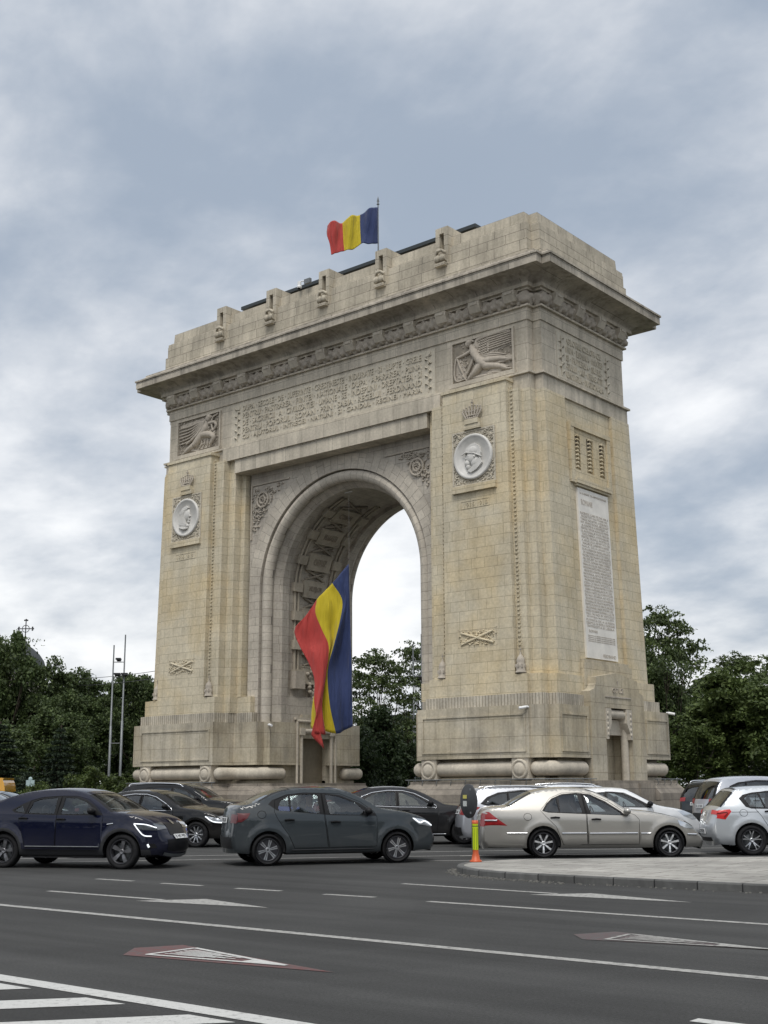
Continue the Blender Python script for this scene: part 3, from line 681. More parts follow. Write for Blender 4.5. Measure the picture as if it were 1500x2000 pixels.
relief('victory_relief', -11.2, -7.85, 19.62, 21.55, figL, ([(.66, .6), (.88, .42), (.92, .2), (.8, .06), (.3, .04), (.08, .02), (.3, .25), (.5, .48)], [(.66, .86), (.6, .96), (.04, .9), (.04, .5), (.3, .45), (.62, .6)]))
# medallions
def medallion(sx, kind):
    cx, cz, y = sx*9.48, 15.78, -4.775
    rnd = random.Random(int(cx*10)+3); fr = (V3(1, 0, 0), V3(0, 0, 1), V3(0, -1, 0))
    root = MB(); root.box(cx-1.13, cx+1.13, y-0.03, y+0.05, cz-1.24, cz+1.24)
    for a, b_, c, d in ((-1.15, -1.08, -1.25, 1.25), (1.08, 1.15, -1.25, 1.25), (-1.08, 1.08, -1.25, -1.18), (-1.08, 1.08, 1.18, 1.25)): root.box(cx+a, cx+b_, y-.07, y, cz+c, cz+d)
    for i in range(620):
        a, b = rnd.uniform(-1.07, 1.07), rnd.uniform(-1.18, 1.18)
        if math.hypot(a, b) < 1.03: continue
        an = rnd.uniform(0, 6.3); l = rnd.uniform(.05, .14)
        root.tube([(cx+a, y-.03, cz+b), (cx+a+l*.6*math.cos(an), y-.065, cz+b+l*.6*math.sin(an)), (cx+a+l*math.cos(an+.7), y-.03, cz+b+l*math.sin(an+.7))], [.02, .04, .01], 5)
    o = root.build('medallion', S_CREAM, ARCH)
    m = MB(); m.lathe([(1.03, 0.0), (1.04, 0.10), (0.97, 0.14), (0.90, 0.10), (0.87, 0.075), (0.72, 0.06), (0.70, 0.04), (0.0, 0.03)], (cx, y-0.03, cz), *fr, n=48)
    m.build('marble_disc', M_MARBLE, o)
    m = MB(); F = (V3(1, 0, 0), V3(0, 0, 1), V3(0, -1, 0)); yy = y-0.07
    def el(a, b, rx, rz, d=.09): m.ell((cx+a, yy, cz+b), rx, d, rz, n=14, m=8)
    if kind == 'helmet':
        hp = [(-.42, .17), (-.33, .38), (-.1, .55), (.15, .58), (.36, .42), (.46, .12), (.44, -.02)]
        m.ext((V3(cx, yy, cz), *F), hp+[(.1, .13), (-.2, .2)], 0.0, 0.11); el(.03, .26, .40, .30, .15)
        m.tube([(cx-.56, yy-.08, cz+.14), (cx-.3, yy-.12, cz+.22), (cx+.1, yy-.12, cz+.13), (cx+.5, yy-.08, cz-.08)], .03, 6)
        el(-.08, -.02, .30, .30, .13); el(-.36, -.04, .09, .07, .07); el(-.30, -.26, .16, .16, .12); el(-.28, -.42, .12, .16, .1); el(.12, -.02, .06, .09, .16)
        el(.1, -.25, .26, .26, .11); m.ext((V3(cx, yy, cz), *F), [(-.3, -.62), (.02, -.42), (.1, -.2), (.42, -.1), (.50, -.35), (.2, -.6), (-.1, -.72)], 0, .09)
        el(-.2, .04, .05, .03, .15); el(-.38, -.18, .07, .035, .1)
    else:
        el(.08, .15, .27, .36, .13); el(.33, .05, .07, .07, .08); el(.27, -.14, .09, .05, .1); el(.24, -.26, .09, .08, .1)
        m.ext((V3(cx, yy, cz), *F), [(-.48, -.38), (-.42, .15), (-.22, .52), (.1, .62), (.26, .5), (0.02, .3), (-.02, 0), (.1, -.3), (.14, -.42), (-.15, -.42)], 0, .12)
        for k in range(4): m.tube([(cx+.1-.1*k, yy-.1, cz+.5-.03*k), (cx-.12-.09*k, yy-.13, cz+.2), (cx-.06-.1*k, yy-.1, cz-.3)], .035, 6)
        el(-.12, -.46, .42, .16, .12); m.tube([(cx-.5, yy-.06, cz-.5), (cx-.1, yy-.1, cz-.62), (cx+.25, yy-.06, cz-.6)], [.03, .09, .02], 6); el(.14, .1, .05, .03, .14)
    m.build('portrait', M_MARBLE, o)
    m = MB(); m.box(cx-1.17, cx+1.17, y-0.16, y+0.05, cz-1.55, cz-1.25)
    m.build('medallion_sill', S_PIER, o); m = MB()
    m.box(cx-.45, cx+.45, y-0.16, y+0.05, cz+1.27, cz+1.5); m.box(cx-.36, cx+.36, y-0.2, y+0.05, cz+1.5, cz+1.72)
    m.build('crown_base', S_PIER, o)
    m = MB()
    for k in range(-3, 4):
        m.tube([(cx+k*.1, y-.12, cz+1.75), (cx+k*.17, y-.1, cz+2.1), (cx+k*.15, y-.08, cz+2.32-.04*abs(k))], [.035, .05, .03], 6)
        m.ell((cx+k*.15, y-.09, cz+2.36-.04*abs(k)), .05, .04, .05, n=6, m=4)
    for z in (1.78, 1.9): m.tube([(cx-.36, y-.08, cz+z), (cx, y-.16, cz+z-.03), (cx+.36, y-.08, cz+z)], .035, 6)
    m.tube([(cx-.42, y-.08, cz+2.15), (cx, y-.12, cz+2.05), (cx+.42, y-.08, cz+2.15)], .03, 6)
    m.box(cx-.02, cx+.02, y-.1, y-.05, cz+2.35, cz+2.62); m.box(cx-.08, cx+.08, y-.1, y-.05, cz+2.47, cz+2.51)
    m.build('crown', S_CARVE, o)
    m = MB()
    m.text('1916 1918' if sx > 0 else '1916 1919', FR(cx+.05*sx, y+0.02-0.028, cz-2.1), 1.25, .2, .03); 
    for a, b, c, d in ((-.75, .75, -2.28, -2.25), (-.75, .75, -1.95, -1.92), (-.78, -.75, -2.28, -1.92), (.75, .78, -2.28, -1.92)): m.box(cx+a, cx+b, y-.03, y+.03, cz+c, cz+d)
    m.build('date_panel', S_PIER, o); m = MB()
    yy2 = -4.845
    m.box(cx-1.02, cx+1.02, yy2, yy2+.06, 7.42, 7.45); m.box(cx-1.02, cx+1.02, yy2, yy2+.06, 8.17, 8.2)
    for q in (1, -1): m.tube([(cx-.85, yy2, 7.8-.25*q), (cx+.85, yy2-0.02, 7.8+.25*q)], .06, 6)
    m.box(cx-1.02, cx-.99, yy2, yy2+.06, 7.42, 8.2); m.box(cx+.99, cx+1.02, yy2, yy2+.06, 7.42, 8.2)
    for k in range(110):
        a, b = rnd.uniform(-.92, .92), rnd.uniform(-.3, .3); an = rnd.uniform(0, 6.3)
        m.tube([(cx+a, yy2+.03, 7.8+b), (cx+a+.1*math.cos(an), yy2-.03, 7.8+b+.08*math.sin(an))], .03, 5)
    m.build('carved_panel', S_PIER, o); m = MB(); m.box(cx-.99, cx+.99, yy2+.022, yy2+.06, 7.45, 8.17); m.build('carved_panel_ground', S_CARVE, o)
medallion(1, 'helmet'); medallion(-1, 'veil')
# side: slotted window, marble proclamation, portal
def bx(z): return 12.40+0.25*(18.58-z)/12.43
m = MB()
X0, X1 = 12.36, 12.56
for a, b_, c, d, xx in ((-1.75, -1.45, 14.75, 17.3, 12.66), (1.45, 1.75, 14.75, 17.3, 12.66), (-1.75, 1.75, 17.3, 17.5, 12.68)): m.box(12.3, xx-.06, a, b_, c, d)
for a, b_ in ((-1.45, -1.3), (-.82, -.3), (.3, .82), (1.3, 1.45)): m.box(12.3, 12.52, a, b_, 15.4, 17.0)
m.box(12.3, 12.52, -1.45, 1.45, 17.0, 17.3); m.box(12.3, 12.53, -1.45, 1.45, 14.95, 15.4)
m.box(12.3, 12.72, -1.52, 1.52, 14.72, 14.95); m.box(12.3, 12.64, -1.45, 1.45, 14.62, 14.72)
m.build('window_surround', S_PIER, ARCH)
for c in (-1.06, 0, 1.06):
    m = MB(); m.box(12.35, 12.44, c-.26, c+.26, 15.4, 17.0, 1)
    for k in range(9):
        z = 15.5+k*.18; m.tube([(12.5, c-.2, z), (12.53, c, z+.09), (12.5, c+.2, z)], .035, 5); m.ell((12.52, c, z+.04), .05, .08, .05, n=6, m=4)
    m.build('window_grille', [S_PIER, S_SOFD], ARCH)
m = MB(); zt, zb = 14.55, 7.0
P = [(-1.33, 0), (1.33, 0), (1.33, 1), (-1.33, 1)]
xt, xb = bx(zt)+.06, bx(zb)+.06
tilt = V3(xt-xb, 0, zt-zb); vdir = tilt.normalized(); HL = tilt.length
pf = (V3(xb, 0, zb), V3(0, 1, 0), vdir, V3(0, 1, 0).cross(vdir))
m.ext(pf, [(-1.33, 0), (1.33, 0), (1.33, HL), (-1.33, HL)], -0.1, 0.03)
pq = m.build('marble_plaque', M_PLAQUE, ARCH)
TX = '''RAZBOIUL CARE DE DOI ANI A|INCINS TOT MAI STRANS HO-|TARELE NOASTRE A SDRUNCI-|NAT ADANC VECHIUL ASEZAMANT|AL EUROPEI SI A INVEDERAT CA|PENTRU VIITOR NUMAI PE TEMEI-|UL NATIONAL SE POATE ASIGURA|VIATA PASNICA A POPOARELOR|PENTRU NEAMUL NOSTRU EL|A ADUS ZIUA ASTEPTATA DE|VEACURI DE CONSTIINTA NATIO-|NALA, ZIUA UNIRII LUI|DUPA VREMURI INDELUNGATE|DE NENOROCIRI SI DE GRELE|INCERCARI INAINTASII NOSTRI|AU REUSIT SA INTEMEIEZE|STATUL ROMAN PRIN UNIREA|PRINCIPATELOR PRIN RAZBOIUL|INDEPENDENTEI PRIN MUNCA LOR|NEOBOSITA PENTRU RENASTEREA|NATIONALA. ASTAZI NE ESTE DAT|NOUA SA INTREGIM OPERA LOR|INCHEGAND PENTRU TOTDEAUNA|CEEA CE MIHAI VITEAZUL A|INFAPTUIT NUMAI PENTRU O CLIPA|UNIREA ROMANILOR DE PE CELE|DOUA PARTI ALE CARPATILOR|DE NOI ATARNA ASTAZI SA|SCAPAM DE SUB STAPANIREA|STRAINA PE FRATII NOSTRI DE|PESTE MUNTI SI DIN PLAIURILE|BUCOVINEI UNDE STEFAN CEL|MARE DOARME SOMNUL LUI DE|VECI. IN NOI IN VIRTUTILE|IN VITEJIA NOASTRA STA|PUTINTA DE A LE REDA|DREPTUL CA INTR-O ROMANIE|INTREGITA SI LIBERA'''.split('|')
m = MB()
def pl(t, s, w, h, a=0.0): m.text(t, (pf[0]+pf[2]*s+pf[1]*a+pf[3]*0.03, pf[1], pf[2], pf[3]), w, h, 0.012)
pl('LA 15 AUGUST 1916 ARMATELE ROMANE', HL-.22, 2.3, .09); pl('ROMANI!', HL-.62, .95, .26, -.6)
for i, t in enumerate(TX): pl(t, HL-1.12-i*.136, 2.42-.12*(i % 3 == 1), .098)
pl('ROMANI', HL-1.12-len(TX)*.136-.08, .7, .12, -.7)
for i in range(4): pl('PURTATI-VA CU CREDINTA IN VIITOR SI CU INIMA TARE', HL-1.12-len(TX)*.136-.28-i*.08, 2.3, .04)
pl('FERDINAND', .17, 1.1, .14, .6)
m.build('lettering', M_LETTER, pq)
# portal
m = MB(); XF = 13.36
for a, b_ in ((-2.3, -1.12), (1.12, 2.3)): m.box(12.3, XF, a, b_, 1.7, 5.5)
m.box(12.3, XF, -1.12, 1.12, 4.86, 5.5)
m.ext((V3(12.3, 0, 0), V3(0, 1, 0), V3(0, 0, 1), V3(1, 0, 0)), [(-2.3, 5.5), (2.3, 5.5), (1.95, 5.62), (1.8, 5.85), (1.78, 6.12), (0, 6.38), (-1.78, 6.12), (-1.8, 5.85), (-1.95, 5.62)], 0, XF-12.3+0.0)
m.box(12.3, 12.98, -2.05, 2.05, 5.5, 6.74); m.box(12.3, 12.92, -1.9, 1.9, 6.74, 6.9)
m.box(12.3, 12.42, -1.12, 1.12, 1.7, 4.9)
m.build('portal', S_PED, ARCH)
m = MB()
for s in (-1, 1):
    o_ = V3(XF, 0, 0)
    m.ext((V3(XF-.5, 0, 0), V3(0, 1, 0), V3(0, 0, 1), V3(1, 0, 0)), [(s*1.11, 3.55), (s*1.11, 4.84), (s*.66, 4.84), (s*.66, 4.25), (s*.76, 4.05), (s*.90, 3.8), (s*.92, 3.55)][::-s], 0, .53)
    m.tube([(13.05, s*.95, 1.7), (13.05, s*.95, 4.3)], .17, 14)
    for k in range(5): m.ell((XF+.03, s*.98, 3.75+k*.22), .04, .08, .08, n=7, m=5)
m.tube([(XF-.22, -.7, 4.62), (XF-.22, .7, 4.62)], .2, 14)
m.box(12.43, 13.0, -1.11, 1.11, 3.75, 4.4)
m.build('portal_brackets', S_PLAIN, ARCH)
m = MB(); m.text('OITUZ', SD(XF, 0, 5.62), .95, .2, .03); m.text('\u2020', SD(XF, 0, 5.95), .12, .2, .03); m.box(XF, XF+.03, -1.1, 1.1, 5.3, 5.36)
m.build('portal_inscription', S_CARVE, ARCH)
m = MB(); m.box(12.4, 13.65, -2.45, -1.12, 0.9, 1.72); m.box(12.4, 13.65, 1.12, 2.45, .9, 1.72); m.box(12.35, 13.9, -2.5, 2.5, -.5, .95); m.box(12.38, 12.5, -1.11, 1.11, .9, 1.72)
m.build('portal_base', S_PLINTH, ARCH)
# lighting rail along the plinth
for sx in (-1, 1):
    m = MB(); pts = [(6.0, -5.5, 1.9), (12.35, -5.55, 1.9), (13.0, -5.35, 1.9), (13.1, -5.0, 1.9), (13.62, -4.9, 1.9), (13.62, -2.5, 1.9)]
    m.tube([(sx*a, b, c) for a, b, c in pts], .022, 6)
    for x in np.arange(6.2, 12.3, .75): m.tube([(sx*x, -5.5, 1.88), (sx*x, -5.56, 1.72), (sx*(x-.05), -5.5, 1.66)], .015, 5)
    for y in np.arange(-4.8, -2.5, .6): m.tube([(sx*13.62, y, 1.88), (sx*13.68, y, 1.72), (sx*13.6, y, 1.66)], .015, 5)
    m.build('lighting_rail', M_STEEL, ARCH); m = MB(); m.tube([(sx*13.62, 2.5, 1.9), (sx*13.62, 5.0, 1.9)], .022, 6)
    for y in np.arange(2.7, 5, .6): m.tube([(sx*13.62, y, 1.88), (sx*13.68, y, 1.72), (sx*13.6, y, 1.66)], .015, 5)
    m.build('lighting_rail', M_STEEL, ARCH)
# shield the hollow behind the wall from light: rough core blocks
for sx in (1, -1): MB().box(min(sx*5.5, sx*5.9), max(sx*5.5, sx*5.9), -2.9, 2.9, 5.0, 17.5).build('light_shield_core', S_GREY, ARCH)
# ------------------------------------------------------------------ cars
def pip(x, z, poly):
    c = False; n = len(poly)
    for i in range(n):
        x1, z1 = poly[i]; x2, z2 = poly[i-1]
        if (z1 > z) != (z2 > z) and x < (x2-x1)*(z-z1)/(z2-z1)+x1: c = not c
    return c
def cdt(polys, inside, step, pts_extra=()):
    """triangulate the plane region inside(x,z), honouring the outlines of polys"""
    vs = []; es = []
    for p in polys:
        o = len(vs); n = len(p)
        vs += [Vector(q) for q in p]; es += [(o+i, o+(i+1) % n) for i in range(n)]
    xs = [q[0] for q in polys[0]]; zs = [q[1] for q in polys[0]]
    x = min(xs)+step/2; k = 0
    while x < max(xs):
        z = min(zs)+step*(0.25 if k % 2 else 0.75)
        while z < max(zs):
            if inside(x, z): vs.append(Vector((x, z)))
            z += step
        x += step; k += 1
    r = delaunay_2d_cdt(vs, es, [], 0, 1e-5)
    V = [(v.x, v.y) for v in r[0]]; F = []
    for f in r[2]:
        cx = sum(V[i][0] for i in f)/len(f); cz = sum(V[i][1] for i in f)/len(f)
        a = sum(V[f[i]][0]*V[f[(i+1) % len(f)]][1]-V[f[(i+1) % len(f)]][0]*V[f[i]][1] for i in range(len(f)))
        F.append((tuple(f) if a > 0 else tuple(reversed(f)), cx, cz))
    return V, F
def paint(name, col, metal=0.55, rough=0.32):
    if name in MATS: return MATS[name]
    b = NB(name)
    dirt = b.noise(3.5, 5, 0.6); z_ = b.node('ShaderNodeSeparateXYZ'); b.l.new(b.tc.outputs['Object'], z_.inputs[0])
    low = b.ramp(z_.outputs[2], [(0.25, 1.0), (0.75, 0.0)])      # road film on the lower panels
    film = b.math('MULTIPLY', b.math('ADD', b.math('MULTIPLY', low, 0.16), 0.015), dirt)
    c = b.mix(film, col, (0.16, 0.15, 0.135))
    g = b.node('ShaderNodeNewGeometry'); bf = g.outputs['Backfacing']      # the sheet metal is lined with dark trim on the inside
    c = b.mix(bf, c, (0.02, 0.02, 0.021)); fb = b.math('SUBTRACT', 1.0, bf)
    b.set(Base_Color=c, Metallic=b.math('MULTIPLY', fb, metal), Roughness=b.mix(bf, rough, 0.9), Coat_Weight=b.math('MULTIPLY', fb, 0.8 if max(col) < .15 else 1.0), Coat_Roughness=b.math('ADD', b.math('MULTIPLY', film, 0.5), 0.02), Specular_IOR_Level=b.math('MULTIPLY', fb, 0.05 if max(col) < .15 else 0.3))
    MATS[name] = b.m; return b.m
def glassmat(name, tint=(0.30, 0.34, 0.34), rough=0.0):
    if name in MATS: return MATS[name]
    b = NB(name); nt_ = b.nt
    tr = b.node('ShaderNodeBsdfTransparent'); tr.inputs[0].default_value = (*tint, 1)
    gl = b.node('ShaderNodeBsdfGlossy'); gl.inputs[0].default_value = (0.9, 0.95, 1, 1); gl.inputs['Roughness'].default_value = 0.02
    lw = b.node('ShaderNodeLayerWeight'); lw.inputs[0].default_value = 0.5
    ms = b.node('ShaderNodeMixShader'); sc = b.math('ADD', b.math('MULTIPLY', b.math('POWER', lw.outputs['Facing'], 4.0), 0.85), 0.075)
    b.l.new(sc, ms.inputs[0]); b.l.new(tr.outputs[0], ms.inputs[1]); b.l.new(gl.outputs[0], ms.inputs[2])
    out = [n for n in b.n if n.type == 'OUTPUT_MATERIAL'][0]; b.l.new(ms.outputs[0], out.inputs[0])
    MATS[name] = b.m; return b.m
M_GLASS = glassmat('car_glass', (0.62, 0.67, 0.66)); M_TINT = glassmat('tinted_glass', (0.12, 0.135, 0.14))
M_TYRE = plain('tyre_rubber', (0.018, 0.018, 0.019), 0.85, var=0.25, vs=12)
M_RIM = plain('alloy_silver', (0.55, 0.56, 0.58), 0.28, 0.85); M_RIMD = plain('alloy_dark', (0.05, 0.05, 0.055), 0.4, 0.7)
M_CHROME = plain('chrome_trim', (0.75, 0.76, 0.78), 0.12, 1.0)
M_INT = plain('car_interior', (0.055, 0.055, 0.057), 0.8); M_SEAT = plain('seat_fabric', (0.10, 0.10, 0.105), 0.85, var=.2)
M_RED = plain('tail_lamp_red', (0.26, 0.008, 0.01), 0.3, coat=0.15); M_REDD = plain('tail_lamp_dark_red', (0.09, 0.005, 0.008), 0.3, coat=0.15)
M_LAMP = plain('lamp_clear', (0.55, 0.58, 0.62), 0.12, 0.5, coat=1.0); M_LAMPD = plain('lamp_dark', (0.09, 0.1, 0.11), 0.15, 0.3, coat=1.0)
M_DRL = NB('daytime_running_light').set(Base_Color=(0.9, 0.92, 0.95), Emission_Color=(0.9, 0.95, 1.0), Emission_Strength=0.6).m
M_TRIM = plain('dark_trim', (0.014, 0.014, 0.015), 0.4, var=.1); M_PLATE = plain('plate_white', (0.62, 0.63, 0.63), 0.5); M_SEAM = plain('panel_gap', (0.004, 0.004, 0.004), 0.9)
M_CLAD = plain('grey_cladding', (0.035, 0.036, 0.038), 0.7)

def wheel_mesh(r, w, style, side):
    """returns (tyre, rim) builders about the origin, axle along y, outer face towards side*y"""
    s = side; X, Y, Z = V3(1, 0, 0), V3(0, 0, 1), V3(0, s, 0)
    t = MB(); rr = r*0.70
    t.lathe([(rr, w*.32), (rr+.012, w*.46), (rr+.05, w*.5), (r-.045, w*.5), (r-.012, w*.44), (r, w*.3), (r, -w*.3), (r-.012, -w*.44), (r-.05, -w*.5), (rr, -w*.45)], (0, 0, 0), X, Y, Z, 40)
    for q in (-.07, 0, .07): t.lathe([(r+.001, q-.006), (r-.006, q), (r+.001, q+.006)], (0, 0, 0), X, Y, Z, 40)
    m = MB()
    m.lathe([(rr+.004, w*.47), (rr-.012, w*.49), (rr-.022, w*.44), (rr-.03, -w*.3), (rr*.35, -w*.32), (0.0, -w*.3)], (0, 0, 0), X, Y, Z, 40, 0)
    m.lathe([(rr*.80, -w*.05), (rr*.80, -w*.02), (rr*.3, -w*.02), (0, 0)], (0, 0, 0), X, Y, Z, 32, 2)      # brake disc
    m.lathe([(rr*.24, w*.1), (rr*.22, w*.36), (rr*.16, w*.41), (rr*.12, w*.36), (0, w*.38)], (0, 0, 0), X, Y, Z, 20, 1)
    def spoke(a, w0, w1, mat, skew=0.0, r0=.16, d0=.30, d1=.40):
        P = []
        for rad, ww, sk, dd in ((rr*r0, w0, 0, d0), (rr*.6, (w0+w1)/2, skew*.5, d1-.02), (rr*.975, w1, skew, d1)):
            ca, sa = math.cos(a+sk), math.sin(a+sk)
            cdir = X*ca+Y*sa; tdir = X*(-sa)+Y*ca
            P.append([cdir*rad-tdir*ww+Z*(w*dd-.03), cdir*rad-tdir*ww*.8+Z*(w*dd), cdir*rad+tdir*ww*.8+Z*(w*dd), cdir*rad+tdir*ww+Z*(w*dd-.03)])
        m.loft(P, mat, (True, True))
    if style == 'seven':
        for i in range(7): spoke(i*2*math.pi/7+.2, .016, .026, 1)
    elif style == 'twin':
        for i in range(5):
            for d in (-.13, .13): spoke(i*2*math.pi/5+.3+d*.5, .013, .012, 1, d*1.2)
    elif style == 'ten':
        for i in range(10): spoke(i*2*math.pi/10, .010, .022, 1)
    elif style == 'turbine':
        for i in range(5):
            spoke(i*2*math.pi/5, .02, .045, 1, .12); spoke(i*2*math.pi/5+.35, .012, .02, 1, -.10)
    elif style == 'cover':
        m.lathe([(rr*.98, w*.36), (rr*.5, w*.38), (0, w*.37)], (0, 0, 0), X, Y, Z, 32, 0)
        for i in range(6): spoke(i*math.pi/3+.26, .022, .046, 1, 0.0, .1, .385, .40)
        for i in range(6): spoke(i*math.pi/3+.26, .005, .008, 0, 0.0, .2, .40, .41)
    else:
        for i in range(5): spoke(i*2*math.pi/5, .03, .05, 1)
    return t, m

def stretch(sp, rear=1.0, front=1.0):
    """lengthen or shorten the overhangs behind the rear axle and ahead of the front axle"""
    xr, xf = sp['xr'], sp['xf']
    def fx(x): return xr-(xr-x)*rear if x < xr else (xf+(x-xf)*front if x > xf else x)
    sh = -fx(0.0); mv = lambda x: fx(x)+sh; P = lambda L_: [(mv(x), z) for x, z in L_]
    sp['top'] = P(sp['top']); sp['dlo'] = P(sp['dlo'])
    for k in ('panes', 'doors', 'lamps'):
        for d in sp.get(k, []):
            d['poly'] = P(d['poly'])
            if 'handle' in d: d['handle'] = (mv(d['handle'][0]), d['handle'][1])
            if 'strips' in d: d['strips'] = [P(q) for q in d['strips']]
    sp['clad'] = [P(q) for q in sp.get('clad', [])]; sp['lines'] = [((mv(a[0]), a[1]), (mv(b[0]), b[1]), r, m, n) for a, b, r, m, n in sp.get('lines', [])]
    for k in ('mirror', 'fuel'):
        if sp.get(k): sp[k] = (mv(sp[k][0]), sp[k][1])
    sp['cabin'] = tuple(mv(x) for x in sp['cabin']); sp['L'] = mv(sp['L']); sp['xr'] = mv(xr); sp['xf'] = mv(xf); return sp
def make_car(sp):
    """sp: dict with L,W,xr,xf,r (wheels), top (outline points x,z from rear bottom over the roof to front bottom),
    tags = index ranges of rear glass and windscreen, belt, dlo, panes, doors, lights ..."""
    L_, W_, xr, xf, r = sp['L'], sp['W'], sp['xr'], sp['xf'], sp['r']
    off = (xr+xf)/2
    top = sp['top']; w0 = W_/2; sill = sp.get('sill', 0.24); tum = sp.get('tumble', 0.40); belt = sp['belt']
    front_r, rear_r = sp.get('fr', .30), sp.get('rr', .22)
    def bz(x): return np.interp(x, [0, L_], belt)
    def Y(x, z):
        tr = max(0.0, 1-x/0.75); tf = max(0.0, 1-(L_-x)/1.0)
        y = w0*(1-rear_r*0.62*tr**2.4-front_r*0.72*tf**2.3)
        y -= 0.035*max(0.0, min(1, abs(x-L_/2)/(L_/2)))**2
        b = bz(x)
        if z < b:
            t = (b-z)/(b-sill)
            y -= 0.055*(t-0.42)**2+0.045*max(0, (t-0.80)/0.2)**2
            y -= 0.024*math.exp(-((z-(b+.005))/.085)**2)
        else:
            y -= 0.0337+tum*(z-b)+0.22*(z-b)**2
        # flared arches
        for cx in (xr, xf):
            d = math.hypot(x-cx, z-r); y += sp.get('flare', .02)*math.exp(-((d-(r+.10))/.07)**2)*(1 if z < b else 0)
        return y
    # outline
    tp = catmull([(x, z) for x, z in top], 5); NT = len(tp)
    tp = [(x, z) for x, z in tp]
    xa, za = tp[0]; xb_, zb_ = tp[-1]
    bot = []
    def arc(cx, R_):
        a0 = math.asin(min(1, max(-1, (sill-r)/R_))); return [(cx+R_*math.cos(a), r+R_*math.sin(a)) for a in np.linspace(a0, math.pi-a0, 17)]
    RA = r+sp.get('gap', .055)
    bot = [(xb_-.02, max(sill, zb_-.02))] if zb_ > sill+.05 else []
    bot += [(xf+RA+.03, sill)] if xf+RA+.05 < xb_ else []
    bot += arc(xf, RA)+[(x, sill) for x in np.linspace(xf-RA-.12, xr+RA+.12, 9)]+arc(xr, RA)
    if xr-RA-.05 > xa: bot += [(xr-RA-.03, sill)]
    dom = tp+bot
    panes = sp['panes']; dlo = sp['dlo']; doors = sp['doors']
    polys = [dom, dlo]+[p['poly'] for p in panes]+[d['poly'] for d in doors]+[p for p in sp.get('clad', [])]
    V, F = cdt(polys, lambda x, z: pip(x, z, dom), 0.062)
    groups = {}
    dom_s = dom
    for f, cx, cz in F:
        if not pip(cx, cz, dom_s): continue
        if any(pip(cx, cz, p['poly']) for p in panes): continue
        mat = 0
        if pip(cx, cz, dlo): mat = 1
        elif any(pip(cx, cz, c) for c in sp.get('clad', [])): mat = 2
        key = -1
        for k, d in enumerate(doors):
            if pip(cx, cz, d['poly']): key = k
        groups.setdefault((key), []).append((f, mat))
    root = empty(sp['name'])
    ndom = set((round(a, 3), round(b, 3)) for a, b in dom); side_n = {}
    for i, (x, z) in enumerate(V):
        e = .045; gx = (Y(x+e, z)-Y(x-e, z))/(2*e); gz = (Y(x, z+e)-Y(x, z-e))/(2*e)
        if (round(x, 3), round(z, 3)) in ndom: continue
        for s in (1, -1): side_n[(round(x-off, 3), s, round(z, 3))] = Vector((-gx, -s, -gz)).normalized()
    def fixn(o):
        me = o.data; out = []
        for v in me.vertices:
            c = v.co; n = side_n.get((round(c.x, 3), 1 if c.y < 0 else -1, round(c.z, 3)))
            if n is not None and abs(abs(c.y)-Y(c.x+off, c.z)) > .004: n = None
            out.append(n if n is not None else v.normal.copy())
        me.normals_split_custom_set_from_vertices(out)
    body = MB()
    P3 = {}
    def sidev(s): return [(V[i][0]-off, -s*Y(V[i][0], V[i][1]), V[i][1]) for i in range(len(V))]   # s=+1: right side (y<0)
    def emit(mb, s, lst, base):
        vs = sidev(s)
        for mat in (0, 1, 2):
            fs = [(f if s > 0 else tuple(reversed(f))) for f, mm in lst if mm == mat]
            if fs:
                used = sorted({i for f in fs for i in f}); mp = {u: q for q, u in enumerate(used)}
                mb.add([vs[u] for u in used], [tuple(mp[i] for i in f) for f in fs], mat, None, True)
    for s in (1, -1): emit(body, s, groups.get(-1, []), 0)
    # the strip across: bumpers, deck, glass, roof, bonnet
    gl = [(5*a, 5*b) for a, b in sp['glass']]    # index ranges in tp of rear glass and windscreen
    T = np.linspace(-1, 1, 13)
    def nrm(i):
        a, b = tp[max(i-1, 0)], tp[min(i+1, NT-1)]; dx, dz = b[0]-a[0], b[1]-a[1]; l = math.hypot(dx, dz) or 1
        return (-dz/l, dx/l)
    def crown(i):
        nx, nz = nrm(i); x, z = tp[i]
        c = 0.045 if nz > .6 else (0.07 if nz > .2 else (0.16 if nx > 0 else 0.10))
        return c
    cr_ = [crown(i) for i in range(NT)]
    for _ in range(3): cr_ = [cr_[0]]+[(cr_[i-1]+cr_[i]*2+cr_[i+1])/4 for i in range(1, NT-1)]+[cr_[-1]]
    def S(i, t, o=0.0):
        i0 = int(max(0, min(NT-1, math.floor(i)))); i1 = min(NT-1, i0+1); q = i-i0
        out = []
        for k in (i0, i1):
            x, z = tp[k]; nx, nz = nrm(k); c = cr_[k]*(1-abs(t)**2.6)+o; y = Y(x, z)
            out.append(V3(x+nx*c-off, -t*(y+(o if abs(t) > .97 else 0)), z+nz*c))
        return out[0].lerp(out[1], q)
    rows = [[S(i, t) for t in T] for i in range(NT)]
    TW = 0.86
    def ingl(i): return any(a <= i < b for a, b in gl)
    nT = len(T); vs = [p for r_ in rows for p in r_]; fsb = []; fst = []
    for i in range(NT-1):
        for j in range(nT-1):
            f = (i*nT+j, i*nT+j+1, (i+1)*nT+j+1, (i+1)*nT+j)
            if ingl(i) and 1 <= j <= nT-3: continue
            (fst if ingl(i) else fsb).append(f)
    body.add(vs, fsb, 0, None, True); body.add(vs, fst, 1, None, True)
    mats = [sp['paint'], M_TRIM, M_CLAD]
    bo = body.build('body', mats, root)
    bm = bmesh.new(); bm.from_mesh(bo.data); bmesh.ops.remove_doubles(bm, verts=bm.verts, dist=0.0008); bmesh.ops.recalc_face_normals(bm, faces=bm.faces)
    bm.to_mesh(bo.data); bm.free(); fixn(bo)
